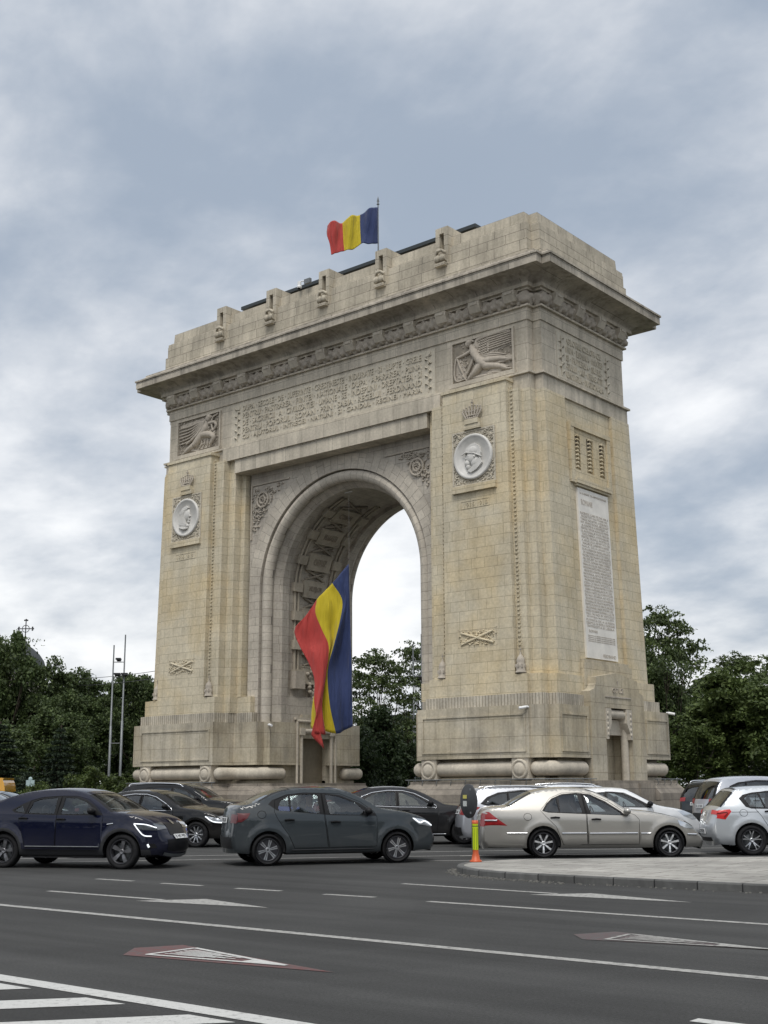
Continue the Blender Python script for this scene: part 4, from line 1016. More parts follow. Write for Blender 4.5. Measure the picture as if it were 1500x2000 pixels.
    for (a, b), nm in zip(gl, ('rear_window', 'windscreen')):
        m = MB(); vs = [S(i, t, -.006) for i in range(a, b+1) for t in T[1:-1]]; n = nT-2
        m.add(vs, [(i*n+j, i*n+j+1, (i+1)*n+j+1, (i+1)*n+j) for i in range(b-a) for j in range(n-1)], 0, None, True)
        m.build(nm, (M_TINT if sp.get('tint') and nm == 'rear_window' else M_GLASS), root, recalc=True)
    # doors, side windows
    for s in (1, -1):
        dobj = {}
        for k, d in enumerate(doors):
            m = MB(); emit(m, s, groups.get(k, []), 0)
            if d.get('handle'):
                hx, hz = d['handle']; y = -s*(Y(hx, hz)+.018)
                m2 = MB(); m2.tube([(hx-.10-off, y, hz), (hx-off, y-s*.012, hz+.008), (hx+.10-off, y, hz)], [.016, .02, .016], 8)
            do = m.build('door', mats, root); dobj[k] = do
            bm = bmesh.new(); bm.from_mesh(do.data); bmesh.ops.remove_doubles(bm, verts=bm.verts, dist=0.0008); bm.to_mesh(do.data); bm.free(); fixn(do)
            if d.get('handle'): m2.build('door_handle', sp.get('handle_mat', sp['paint']), do)
            # gap round the door
            m = MB(); pl_ = [q for q in d['poly']]; pts = []
            for i in range(len(pl_)):
                a, b = pl_[i], pl_[(i+1) % len(pl_)]; n = max(1, int(math.hypot(a[0]-b[0], a[1]-b[1])/.07))
                for q in range(n):
                    x, z = a[0]+(b[0]-a[0])*q/n, a[1]+(b[1]-a[1])*q/n
                    pts.append((x-off, -s*(Y(x, z)+.0005), z))
            m.tube(pts, .0045, 4, closed=True); m.build('door_gap', M_SEAM, do)
        for p in panes:
            Vp, Fp = cdt([p['poly']], lambda x, z: pip(x, z, p['poly']), 0.12)
            fs = [f for f, cx, cz in Fp if pip(cx, cz, p['poly'])]
            m = MB(); m.add([(x-off, -s*(Y(x, z)-.008), z) for x, z in Vp], [(f if s > 0 else tuple(reversed(f))) for f in fs], 0, None, True)
            par = dobj.get(p.get('door'), root)
            m.build('window', M_TINT if p.get('tint') else M_GLASS, par)
        if sp.get('chrome'):
            m = MB(); pts = []
            for a, b in zip(dlo, dlo[1:]+dlo[:1]):
                n = max(1, int(math.hypot(a[0]-b[0], a[1]-b[1])/.08))
                for q in range(n):
                    x, z = a[0]+(b[0]-a[0])*q/n, a[1]+(b[1]-a[1])*q/n; pts.append((x-off, -s*(Y(x, z)+.003), z))
            m.tube(pts, .012, 5, closed=True); m.build('window_trim', M_CHROME, root)
        # arch liners
        for cx in (xr, xf):
            m = MB(); ar = arc(cx, RA+.004)
            m.loft([[(x-off, -s*(Y(x, z)-.004), z) for x, z in ar], [(x-off, -s*(w0-.30), z) for x, z in ar]], 0, (False, False), closed=False)
            m.build('wheel_arch', M_SEAM, root)
            wo = empty('wheel', (cx-off, -s*(w0-.115-.02), r)); wo.parent = root
            t, rm = wheel_mesh(r, .215, sp.get('wheel', 'five'), -s)
            t.build('tyre', M_TYRE, wo); rm.build('rim', [M_RIMD, sp.get('rim_mat', M_RIM), M_STEEL], wo)
        # mirror
        mx, mz = sp['mirror']; y = -s*(Y(mx, mz)+.02)
        m = MB(); m.ell((mx+.02-off, y-s*.10, mz+.05), .085, .11, .075, n=12, m=8); m.tube([(mx+.05-off, y+s*.05, mz-.03), (mx+.03-off, y-s*.06, mz+.0)], .025, 6)
        m.build('side_mirror', sp.get('mirror_mat', M_TRIM), root)
        # lamps: a patch on the flank joined to a patch on the nose or tail
        for lp in sp.get('lamps', []):
            m = MB()
            Vp, Fp = cdt([lp['poly']], lambda x, z: pip(x, z, lp['poly']), 0.06)
            fs = [f for f, cx, cz in Fp if pip(cx, cz, lp['poly']) and pip(cx, cz, dom)]
            m.add([(x-off, -s*(Y(x, z)+.006), z) for x, z in Vp], [(f if s > 0 else tuple(reversed(f))) for f in fs], 0, None, True)
            if lp.get('wrap'):
                i0, i1, tt = lp['wrap']; ii = np.linspace(i0, i1, 7); ts = np.linspace(tt, 1.0, 6)
                vs = [S(i, s*t, .007) for i in ii for t in ts]
                m.add(vs, [(a*6+b, a*6+b+1, (a+1)*6+b+1, (a+1)*6+b) for a in range(6) for b in range(5)], 0, None, True)
            o = m.build(lp['name'], lp['mat'], root, recalc=True)
            if lp.get('strips'):
                for q, st in enumerate(lp['strips']):
                    m = MB(); pts = [(x-off, -s*(Y(x, z)+.012), z) for x, z in catmull(st, 4)]
                    m.tube(pts, lp.get('sr', .012), 6); m.build('light_strip', lp.get('smat', M_DRL), o)
        for (a, b, rad, mt, nm) in sp.get('lines', []):
            m = MB(); n = 14
            m.tube([(a[0]+(b[0]-a[0])*q/n-off, -s*(Y(a[0]+(b[0]-a[0])*q/n, a[1]+(b[1]-a[1])*q/n)+.004), a[1]+(b[1]-a[1])*q/n) for q in range(n+1)], rad, 6); m.build(nm, mt, root)
        if sp.get('rails'):
            x0, x1, z0 = sp['rails']; m = MB()
            pts = catmull([(x0, z0-.05), (x0+.12, z0+.035), ((x0+x1)/2, z0+.055), (x1-.2, z0+.02), (x1, z0-.07)], 5)
            m.tube([(x-off, -s*(Y(x, min(z, z0))+.0), z) for x, z in pts], .02, 6); m.build('roof_rail', sp.get('rail_mat', M_CHROME), root)
        if sp.get('fuel') and s > 0:
            fx, fz = sp['fuel']; m = MB(); pts = [(fx+.085*math.cos(a)-off, -s*(Y(fx+.085*math.cos(a), fz+.075*math.sin(a))+.001), fz+.075*math.sin(a)) for a in np.linspace(0, 2*math.pi, 17)[:-1]]
            m.tube(pts, .004, 4, closed=True); m.build('fuel_flap', M_SEAM, root)
    # nose, tail and underbody details given as patches on the strip
    for pt in sp.get('patches', []):
        i0, i1, t0, t1, mt, nm = pt[:6]; o_ = pt[6] if len(pt) > 6 else .006
        ii = np.linspace(i0, i1, 6); ts = np.linspace(t0, t1, 9); m = MB()
        vs = [S(i, t, o_) for i in ii for t in ts]
        m.add(vs, [(a*9+b, a*9+b+1, (a+1)*9+b+1, (a+1)*9+b) for a in range(5) for b in range(8)], 0, None, True)
        m.build(nm, mt, root, recalc=True)
    for pl_ in sp.get('plates', []):
        i, txt, w = pl_; c = S(i, 0, .016); ip, im = S(min(NT-1, i+.8), 0, .016), S(max(0, i-.8), 0, .016)
        v = (ip-im).normalized()
        if v.z < 0: v = -v
        u = V3(0, 1 if c.x > 0 else -1, 0); n = u.cross(v)
        m = MB(); fr = (c, u, v, n); h = .055; m.ext(fr, [(-w, -h), (w, -h), (w, h), (-w, h)], -.01, .008)
        po = m.build('licence_plate', M_PLATE, root)
        m = MB(); m.text(txt, (c+n*.008, u, v, n), w*1.75, .075, .003); m.build('plate_text', M_BLACK, po)
    # interior
    m = MB(); x0, x1 = sp['cabin']
    fl = .26
    m.box(.35-off, L_-.35-off, -w0*.62, w0*.62, fl-.04, fl); m.box(xr+.4-off, xf-.45-off, -w0+.14, w0-.14, fl-.05, fl)
    m.box(x1-.32-off, L_-.5-off, -w0+.24, w0-.24, fl, bz(x1)-.13); m.box(.3-off, x0+.1-off, -w0+.24, w0-.24, fl, bz(x0)-.08)
    for s in (1, -1): m.box(x0-off, x1-off, min(s*(w0-.17), s*(w0-.13)), max(s*(w0-.17), s*(w0-.13)), fl, bz(x0)-.03)
    m.build('interior', M_INT, root)
    for sx_, sy_ in ((x1-1.05, .37), (x1-1.05, -.37), (x0+.42, .37), (x0+.42, -.37)):
        m = MB(); m.box(sx_-.25-off, sx_+.25-off, sy_-.25, sy_+.25, .3, .56)
        m.loft([[(sx_-.26-off+a, sy_+b, .5) for a, b in ((0, -.24), (.14, -.24), (.14, .24), (0, .24))], [(sx_-.40-off+a, sy_+b, 1.08) for a, b in ((0, -.2), (.1, -.2), (.1, .2), (0, .2))]])
        m.ell((sx_-.36-off, sy_, 1.16), .05, .13, .09, n=10, m=6); m.build('seat', M_SEAT, root)
    m = MB(); c = V3(x1-.52-off, .37, bz(x1)-.02)
    m.tube([(c.x-.06*math.sin(a), c.y+.18*math.cos(a), c.z+.17*math.sin(a)) for a in np.linspace(0, 2*math.pi, 17)[:-1]], .015, 6, closed=True); m.build('steering_wheel', M_INT, root)
    if sp.get('extra'): sp['extra'](root, off, S, Y)
    return root
def place(car, lat, depth, head_deg, label, cat='car', group='cars waiting in the roundabout traffic', scale=1.0, anchor=None):
    """head_deg: heading relative to the picture's rightward direction, positive = away from the photographer; anchor: (x,y) in car space that stands on the spot"""
    h = CY+R(head_deg); car.rotation_euler = (0, 0, h); car.scale = (scale,)*3
    g = ground(lat, depth); ax, ay = anchor or (0, 0)
    car.location = (g.x-scale*(ax*math.cos(h)-ay*math.sin(h)), g.y-scale*(ax*math.sin(h)+ay*math.cos(h)), 0)
    tag(car, label, cat, group)
    return car
# ------------------------------------------------------------------ the individual cars
def circ(cx, cz, r, n=20): return [(cx+r*math.cos(2*math.pi*i/n), cz+r*math.sin(2*math.pi*i/n)) for i in range(n)]
def sp_saloon_grey():
    return dict(name='saloon_car', L=4.4, W=1.85, xr=.855, xf=3.57, r=.315, belt=(1.05, .97), wheel='cover', flare=.028,
        paint=paint('slate_grey_paint', (0.034, 0.041, 0.046), .0, .4), mirror=(2.90, 1.0), cabin=(1.0, 3.1), tumble=.42,
        top=[(.06, .26), (0, .50), (.03, .78), (.07, 1.0), (.13, 1.14), (.42, 1.19), (.62, 1.25), (1.0, 1.405), (1.35, 1.485), (1.75, 1.51), (2.15, 1.50), (2.5, 1.455), (2.85, 1.31), (3.2, 1.11), (3.4, 1.06), (3.8, 1.0), (4.15, .90), (4.31, .79), (4.38, .62), (4.4, .45), (4.34, .26)],
        glass=[(6, 8), (11, 13)],
        dlo=[(.86, 1.20), (.95, 1.285), (1.24, 1.385), (1.62, 1.425), (1.95, 1.42), (2.38, 1.375), (2.79, 1.205), (3.09, 1.0), (3.12, .95), (2.14, .975), (1.03, 1.08)],
        panes=[dict(poly=[(1.06, 1.125), (1.12, 1.26), (1.28, 1.345), (1.30, 1.06), (1.08, 1.078)], door=1), dict(poly=[(1.33, 1.355), (1.62, 1.39), (1.90, 1.385), (1.92, 1.012), (1.33, 1.055)], door=1),
               dict(poly=[(2.07, 1.385), (2.36, 1.345), (2.68, 1.22), (2.86, 1.07), (2.85, .972), (2.13, .997)], door=0)],
        doors=[dict(poly=[(2.0, 1.415), (2.38, 1.40), (2.80, 1.235), (3.08, 1.03), (3.13, .92), (3.12, .36), (2.12, .34), (2.03, .95)], handle=(2.24, .84)),
               dict(poly=[(1.98, 1.415), (1.60, 1.42), (1.25, 1.385), (1.0, 1.28), (.98, 1.05), (1.05, .9), (1.27, .60), (1.40, .34), (2.10, .34), (2.01, .95)], handle=(1.28, .89))],
        lamps=[dict(name='tail_lamp', poly=[(.02, 1.03), (.38, 1.03), (.30, .93), (.16, .86), (.02, .85)], wrap=(11, 15, .62), mat=M_REDD),
               dict(name='headlamp', poly=[(3.90, .905), (4.15, .87), (4.34, .80), (4.37, .71), (4.05, .77)], wrap=(82, 88, .60), mat=M_LAMP, strips=[[(3.93, .89), (4.08, .80), (4.2, .83), (4.36, .74)]], sr=.014)],
        lines=[((1.35, .30), (3.05, .30), .012, M_CLAD, 'sill_strip')],
        fuel=(.68, 1.0), patches=[(84, 89, -.55, .55, M_TRIM, 'grille'), (92, 98, -.7, .7, M_TRIM, 'lower_grille'), (2, 6, -.8, .8, M_TRIM, 'rear_diffuser')],
        plates=[(12, 'B 182 GEN', .25), (91, 'B 182 GEN', .25)])
def sp_crossover():
    return dict(name='crossover_car', L=4.57, W=1.86, xr=.97, xf=3.69, r=.345, belt=(1.10, 1.04), wheel='turbine', rim_mat=plain('alloy_grey', (.22, .22, .23), .35, .8), sill=.27, flare=.045,
        paint=paint('midnight_blue_paint', (0.003, 0.0045, 0.018), .0, .35), mirror=(3.02, 1.10), cabin=(1.1, 3.2), fr=.36,
        top=[(.10, .36), (.02, .5), (0, .75), (.05, 1.0), (.16, 1.12), (.40, 1.20), (.75, 1.36), (1.15, 1.48), (1.6, 1.55), (2.1, 1.57), (2.5, 1.54), (2.8, 1.46), (3.1, 1.31), (3.42, 1.12), (3.62, 1.09), (4.0, 1.03), (4.3, .93), (4.47, .80), (4.55, .6), (4.56, .42), (4.48, .28)],
        glass=[(5, 7), (11, 13)],
        dlo=[(1.10, 1.17), (1.34, 1.30), (1.55, 1.38), (1.85, 1.435), (2.15, 1.45), (2.55, 1.435), (2.81, 1.365), (3.05, 1.23), (3.23, 1.06), (2.2, 1.065), (1.49, 1.085), (1.18, 1.12)],
        panes=[dict(poly=[(1.16, 1.165), (1.33, 1.255), (1.42, 1.12), (1.22, 1.135)]), dict(poly=[(1.50, 1.11), (1.57, 1.33), (1.72, 1.385), (2.10, 1.415), (2.12, 1.095)], door=1),
               dict(poly=[(2.28, 1.09), (2.28, 1.415), (2.55, 1.405), (2.78, 1.335), (2.96, 1.215), (2.98, 1.10), (2.6, 1.085)], door=0)],
        doors=[dict(poly=[(2.21, 1.45), (2.55, 1.445), (2.85, 1.375), (3.12, 1.20), (3.25, 1.04), (3.25, .42), (2.2, .40), (2.19, 1.06)], handle=(2.30, .98)),
               dict(poly=[(2.19, 1.45), (1.75, 1.425), (1.50, 1.36), (1.45, 1.1), (1.30, .98), (1.40, .70), (1.50, .42), (2.18, .40)], handle=(1.42, 1.0))],
        clad=[circ(.97, .345, .47), circ(3.69, .345, .47), [(.3, .2), (4.35, .2), (4.35, .385), (.3, .385)]],
        lamps=[dict(name='headlamp', poly=[(3.98, .90), (4.2, .88), (4.46, .82), (4.48, .76), (4.2, .77), (4.08, .80)], wrap=(82, 86, .55), mat=M_LAMPD, strips=[[(3.98, .895), (4.25, .875), (4.48, .81)], [(3.98, .89), (4.1, .76), (4.22, .66), (4.38, .645)]], sr=.012),
               dict(name='fog_lamp', poly=[(4.26, .50), (4.45, .50), (4.5, .42), (4.33, .41)], mat=M_TRIM, strips=[[(4.30, .49), (4.33, .43)]], sr=.022),
               dict(name='tail_lamp', poly=[(.02, 1.0), (.35, 1.05), (.3, .96), (.02, .93)], wrap=(13, 16, .3), mat=M_RED)],
        lines=[((1.5, .44), (3.2, .44), .012, M_STEEL, 'sill_trim'), ((3.36, .88), (3.50, .90), .014, M_CHROME, 'wing_badge')],
        patches=[(83, 89, -.5, .5, M_TRIM, 'grille'), (91, 96, -.75, .75, M_TRIM, 'lower_grille'), (97, 99, -.85, .85, M_STEEL, 'skid_plate', .02), (80, 84, -.06, .06, M_CHROME, 'emblem', .02)],
        plates=[(90, 'B 447 MFE', .26)])
def sp_saloon_beige():
    return dict(name='saloon_car', L=4.52, W=1.73, xr=1.08, xf=3.79, r=.315, belt=(1.0, .88), wheel='seven', rim_mat=plain('alloy_bright', (.72, .73, .74), .3, .6), sill=.22, flare=.02,
        paint=paint('champagne_silver_paint', (0.37, 0.355, 0.325), .6, .33), mirror=(2.86, .93), cabin=(1.0, 2.9), tumble=.46, mirror_mat=paint('champagne_silver_paint', (0.37, 0.355, 0.325)), handle_mat=M_TRIM,
        top=[(.08, .24), (0, .40), (0, .58), (.03, .80), (.07, 1.01), (.22, 1.055), (.44, 1.08), (.66, 1.22), (.90, 1.36), (1.16, 1.425), (1.62, 1.45), (2.06, 1.42), (2.33, 1.34), (2.61, 1.19), (2.89, 1.02), (3.07, .97), (3.38, .94), (3.77, .87), (4.08, .78), (4.30, .66), (4.45, .50), (4.52, .38), (4.46, .22)],
        glass=[(6, 8), (11, 14)],
        dlo=[(1.07, .99), (1.17, 1.14), (1.30, 1.25), (1.52, 1.34), (1.85, 1.365), (2.14, 1.335), (2.45, 1.185), (2.77, .975), (2.85, .885), (2.12, .915), (1.2, .955)],
        panes=[dict(poly=[(1.11, .985), (1.20, 1.13), (1.40, 1.285), (1.43, .963)], door=1, tint=1), dict(poly=[(1.455, 1.295), (1.55, 1.325), (1.86, 1.335), (1.93, .945), (1.455, .962)], door=1, tint=1), dict(poly=[(2.0, 1.325), (2.14, 1.305), (2.44, 1.155), (2.74, .955), (2.79, .895), (2.12, .925)], door=0)],
        tint=1,
        doors=[dict(poly=[(1.97, 1.372), (2.15, 1.352), (2.50, 1.195), (2.80, .985), (3.06, .90), (3.15, .80), (3.13, .29), (2.04, .29), (2.03, .93)], handle=(2.22, .81)),
               dict(poly=[(1.95, 1.372), (1.53, 1.365), (1.26, 1.255), (1.04, 1.0), (1.14, .88), (1.36, .66), (1.50, .29), (2.02, .29), (2.01, .93)], handle=(1.34, .85))],
        lamps=[dict(name='tail_lamp', poly=[(.0, .985), (.10, .975), (.24, .84), (.42, .69), (0, .69)], wrap=(12, 18, .62), mat=M_RED, strips=[[(.02, .80), (.24, .80)]], sr=.018, smat=M_LAMP),
               dict(name='headlamp', poly=[(3.98, .79), (4.22, .71), (4.36, .60), (4.15, .62), (4.02, .68)], mat=M_LAMP, wrap=(91, 96, .6))],
        lines=[((.42, .535), (.78, .535), .016, M_CHROME, 'side_moulding'), ((1.47, .525), (2.0, .525), .018, M_CHROME, 'side_moulding'), ((2.07, .52), (3.1, .52), .018, M_CHROME, 'side_moulding'), ((3.17, .515), (3.38, .515), .016, M_CHROME, 'side_moulding'), ((4.18, .49), (4.40, .48), .022, M_CHROME, 'bumper_moulding')],
        fuel=(.80, .87), patches=[(10, 17, -.60, .60, plain('boot_shadow_grey', (.10, .095, .085), .3, .4), 'boot_recess', .004)], plates=[(13, 'B 57 ROX', .25)])
def sp_hatch():
    return dict(name='hatchback_car', L=4.32, W=1.77, xr=.77, xf=3.46, r=.325, belt=(1.02, .95), wheel='twin', sill=.22,
        paint=paint('light_silver_paint', (0.47, 0.495, 0.52), .45, .3), mirror=(2.75, 1.0), cabin=(.8, 2.9), handle_mat=paint('light_silver_paint', (0.5, 0.52, 0.54)),
        top=[(.10, .24), (.02, .40), (0, .6), (.05, .85), (.09, .97), (.15, 1.03), (.31, 1.2), (.46, 1.35), (.56, 1.41), (.9, 1.445), (1.4, 1.455), (1.9, 1.42), (2.25, 1.34), (2.65, 1.17), (3.02, 1.0), (3.4, .94), (3.9, .86), (4.15, .75), (4.28, .58), (4.32, .42), (4.25, .22)],
        glass=[(5, 7), (12, 14)],
        dlo=[(.56, 1.22), (.66, 1.30), (.87, 1.35), (1.3, 1.385), (1.8, 1.37), (2.15, 1.29), (2.55, 1.12), (2.85, .98), (2.2, .97), (.80, 1.0), (.68, 1.04)],
        panes=[dict(poly=[(.68, 1.22), (.78, 1.30), (.98, 1.335), (1.08, 1.02), (.78, 1.045)]), dict(poly=[(1.02, 1.34), (1.3, 1.355), (1.55, 1.35), (1.60, 1.0), (1.12, 1.02)], door=1), dict(poly=[(1.68, 1.34), (1.85, 1.33), (2.12, 1.26), (2.5, 1.10), (2.55, 1.0), (1.70, 1.0)], door=0)],
        doors=[dict(poly=[(1.62, 1.38), (1.85, 1.365), (2.18, 1.285), (2.6, 1.12), (2.86, .97), (2.88, .3), (1.66, .28), (1.64, .97)], handle=(1.85, .90)), dict(poly=[(1.60, 1.38), (1.2, 1.38), (.95, 1.345), (.88, 1.0), (1.0, .85), (1.2, .5), (1.3, .28), (1.64, .28), (1.62, .97)], handle=(1.18, .94))],
        lamps=[dict(name='tail_lamp', poly=[(.02, .96), (.33, .99), (.36, .94), (.22, .77), (.02, .80)], wrap=(15.5, 19, .58), mat=plain('tail_lamp_bright_red', (.55, .015, .015), .3, coat=.2), strips=[[(.05, .90), (.27, .93), (.2, .83)]], sr=.014, smat=M_RED),
               dict(name='headlamp', poly=[(3.9, .84), (4.2, .74), (4.28, .62), (4.05, .7)], mat=M_LAMP, wrap=(82, 87, .6))],
        lines=[((.36, .93), (.95, .93), .004, M_SEAM, 'panel_line')], fuel=(.62, .91),
        patches=[(3, 5, -.7, .7, M_TRIM, 'rear_diffuser'), (14, 17, -.05, .05, M_CHROME, 'emblem', .012), (38, 40, -.9, .9, M_TRIM, 'spoiler_gap', .002)], plates=[(8, 'B 29 KLM', .25)])
def sp_saloon_dark(col=(0.004, 0.004, 0.0045), nm='black_paint'):
    return dict(name='saloon_car', L=4.76, W=1.85, xr=1.05, xf=3.88, r=.33, belt=(1.02, .93), wheel='ten', chrome=1, sill=.23,
        paint=paint(nm, col, .0, .4), mirror=(2.98, 1.0), cabin=(1.1, 3.1), tumble=.45,
        top=[(.08, .26), (0, .45), (.02, .7), (.06, .95), (.12, 1.06), (.4, 1.09), (.66, 1.13), (1.0, 1.28), (1.35, 1.39), (1.7, 1.435), (2.1, 1.44), (2.5, 1.40), (2.85, 1.28), (3.25, 1.07), (3.42, 1.0), (3.9, .94), (4.3, .84), (4.55, .72), (4.7, .55), (4.76, .4), (4.7, .24)],
        glass=[(6, 8), (11, 13)],
        dlo=[(1.02, 1.06), (1.25, 1.23), (1.5, 1.32), (1.9, 1.37), (2.3, 1.362), (2.6, 1.29), (2.95, 1.115), (3.15, .98), (3.17, .935), (2.2, .95), (1.2, 1.0)],
        panes=[dict(poly=[(1.20, 1.06), (1.35, 1.2), (1.6, 1.3), (1.95, 1.335), (2.1, 1.33), (2.1, .985), (1.3, 1.02)], door=1), dict(poly=[(2.2, 1.33), (2.45, 1.3), (2.75, 1.17), (2.96, 1.03), (2.97, .97), (2.2, .975)], door=0)],
        doors=[dict(poly=[(2.16, 1.375), (2.5, 1.345), (2.95, 1.14), (3.17, .98), (3.2, .9), (3.18, .32), (2.2, .3), (2.17, .94)], handle=(2.35, .86)), dict(poly=[(2.14, 1.375), (1.6, 1.345), (1.2, 1.2), (1.05, 1.02), (1.2, .9), (1.45, .6), (1.6, .3), (2.18, .3), (2.15, .94)], handle=(1.5, .9))],
        lamps=[dict(name='headlamp', poly=[(4.15, .80), (4.4, .76), (4.6, .70), (4.64, .60), (4.35, .64)], wrap=(83, 88, .5), mat=M_LAMP, strips=[[(4.15, .79), (4.35, .66), (4.6, .63)]], sr=.014), dict(name='tail_lamp', poly=[(.02, 1.0), (.3, 1.0), (.28, .88), (.02, .86)], wrap=(13, 18, .45), mat=M_REDD)],
        lines=[((1.5, .27), (3.4, .27), .01, M_CHROME, 'sill_trim')], patches=[(86, 96, -.42, .42, M_TRIM, 'grille')], plates=[(90, 'B 90 TAV', .25)])
def sp_estate(col=(0.42, 0.43, 0.46), nm='silver_lilac_paint'):
    return dict(name='estate_car', L=4.6, W=1.82, xr=.98, xf=3.65, r=.32, belt=(1.04, .97), wheel='ten', rails=(.55, 2.3, 1.47), paint=paint(nm, col, .5, .3), mirror=(2.86, 1.02), cabin=(.7, 3.0), tint=1, tumble=.36,
        top=[(.08, .26), (0, .45), (.02, .75), (.08, 1.0), (.2, 1.2), (.36, 1.39), (.52, 1.455), (1.0, 1.49), (1.8, 1.495), (2.3, 1.46), (2.65, 1.36), (3.05, 1.13), (3.3, 1.03), (3.8, .97), (4.2, .86), (4.45, .72), (4.56, .55), (4.6, .4), (4.52, .24)],
        glass=[(3, 5), (9, 11)],
        dlo=[(.42, 1.08), (.6, 1.25), (.9, 1.365), (1.5, 1.415), (2.1, 1.405), (2.5, 1.32), (2.85, 1.13), (3.0, 1.0), (3.0, .97), (.6, 1.03)],
        panes=[dict(poly=[(.55, 1.09), (.7, 1.24), (.95, 1.33), (1.12, 1.35), (1.12, 1.05)], tint=1), dict(poly=[(1.18, 1.355), (1.5, 1.38), (1.95, 1.385), (1.95, 1.01), (1.18, 1.045)], door=1, tint=1), dict(poly=[(2.05, 1.375), (2.2, 1.355), (2.48, 1.28), (2.78, 1.12), (2.86, 1.04), (2.86, .995), (2.05, 1.01)], door=0)],
        doors=[dict(poly=[(2.0, 1.42), (2.2, 1.40), (2.52, 1.32), (2.86, 1.13), (3.03, .98), (3.03, .32), (2.02, .3), (2.0, .97)], handle=(2.2, .9)), dict(poly=[(1.98, 1.42), (1.5, 1.42), (1.14, 1.40), (1.13, 1.0), (1.3, .7), (1.45, .3), (2.0, .3), (1.98, .97)], handle=(1.35, .93))],
        lamps=[dict(name='tail_lamp', poly=[(.02, 1.02), (.25, 1.03), (.42, 1.0), (.25, .86), (.02, .84)], wrap=(11, 16, .45), mat=M_RED, strips=[[(.06, .90), (.3, .95)]], sr=.02, smat=M_LAMP), dict(name='headlamp', poly=[(4.05, .87), (4.35, .76), (4.5, .62), (4.2, .7)], mat=M_LAMP, wrap=(73, 78, .5))],
        patches=[(2, 6, -.8, .8, M_TRIM, 'rear_diffuser')], plates=[(12, 'B 71 DAN', .25)])
def sp_suv(col=(0.005, 0.0055, 0.006), nm='black_suv_paint', rails=True, H=0.0, plate='B 88 SUV'):
    Z = lambda P: [(x, z+(H if z > 1.3 else 0)) for x, z in P]
    return dict(name='suv_car', L=4.5, W=1.87, xr=.88, xf=3.55, r=.35, belt=(1.16, 1.09), wheel='five', rails=(.5, 2.35, 1.63+H) if rails else None, paint=paint(nm, col, .3, .3), mirror=(2.88, 1.15), cabin=(.7, 3.0), tint=1, tumble=.34, sill=.3, flare=.04,
        clad=[circ(.88, .35, .46), circ(3.55, .35, .46), [(.3, .2), (4.3, .2), (4.3, .40), (.3, .40)]],
        top=Z([(.08, .35), (0, .5), (.02, .8), (.06, 1.08), (.2, 1.32), (.34, 1.51), (.5, 1.60), (1.0, 1.65), (1.8, 1.655), (2.3, 1.62), (2.65, 1.52), (3.05, 1.27), (3.3, 1.15), (3.9, 1.09), (4.2, 1.0), (4.38, .82), (4.47, .6), (4.5, .45), (4.44, .3)]),
        glass=[(3, 5), (9, 11)],
        dlo=Z([(.42, 1.22), (.6, 1.40), (.9, 1.51), (1.5, 1.565), (2.1, 1.555), (2.5, 1.47), (2.85, 1.26), (3.0, 1.12), (3.0, 1.09), (.6, 1.16)]),
        panes=[dict(poly=Z([(.55, 1.23), (.7, 1.38), (.95, 1.47), (1.12, 1.50), (1.12, 1.18)]), tint=1), dict(poly=Z([(1.18, 1.50), (1.5, 1.53), (1.95, 1.53), (1.95, 1.13), (1.18, 1.17)]), door=1, tint=1), dict(poly=Z([(2.05, 1.52), (2.2, 1.505), (2.48, 1.42), (2.78, 1.25), (2.86, 1.17), (2.86, 1.12), (2.05, 1.13)]), door=0)],
        doors=[dict(poly=Z([(2.0, 1.57), (2.2, 1.555), (2.52, 1.47), (2.86, 1.26), (3.03, 1.1), (3.03, .44), (2.02, .42), (2.0, 1.09)]), handle=(2.2, 1.02)), dict(poly=Z([(1.98, 1.57), (1.5, 1.57), (1.14, 1.545), (1.13, 1.13), (1.3, .8), (1.45, .44), (2.0, .42), (1.98, 1.09)]), handle=(1.35, 1.05))],
        lamps=[dict(name='tail_lamp', poly=[(.02, 1.12), (.3, 1.13), (.3, .98), (.12, .94), (.02, .98)], wrap=(13, 15.3, .66), mat=M_RED), dict(name='headlamp', poly=[(3.95, 1.02), (4.25, .95), (4.42, .8), (4.1, .86)], mat=M_LAMP, wrap=(72, 77, .5))],
        patches=[(2, 8, -.8, .8, M_CLAD, 'rear_diffuser'), (75, 82, -.5, .5, M_TRIM, 'grille')], plates=[(11.5, plate, .25)])
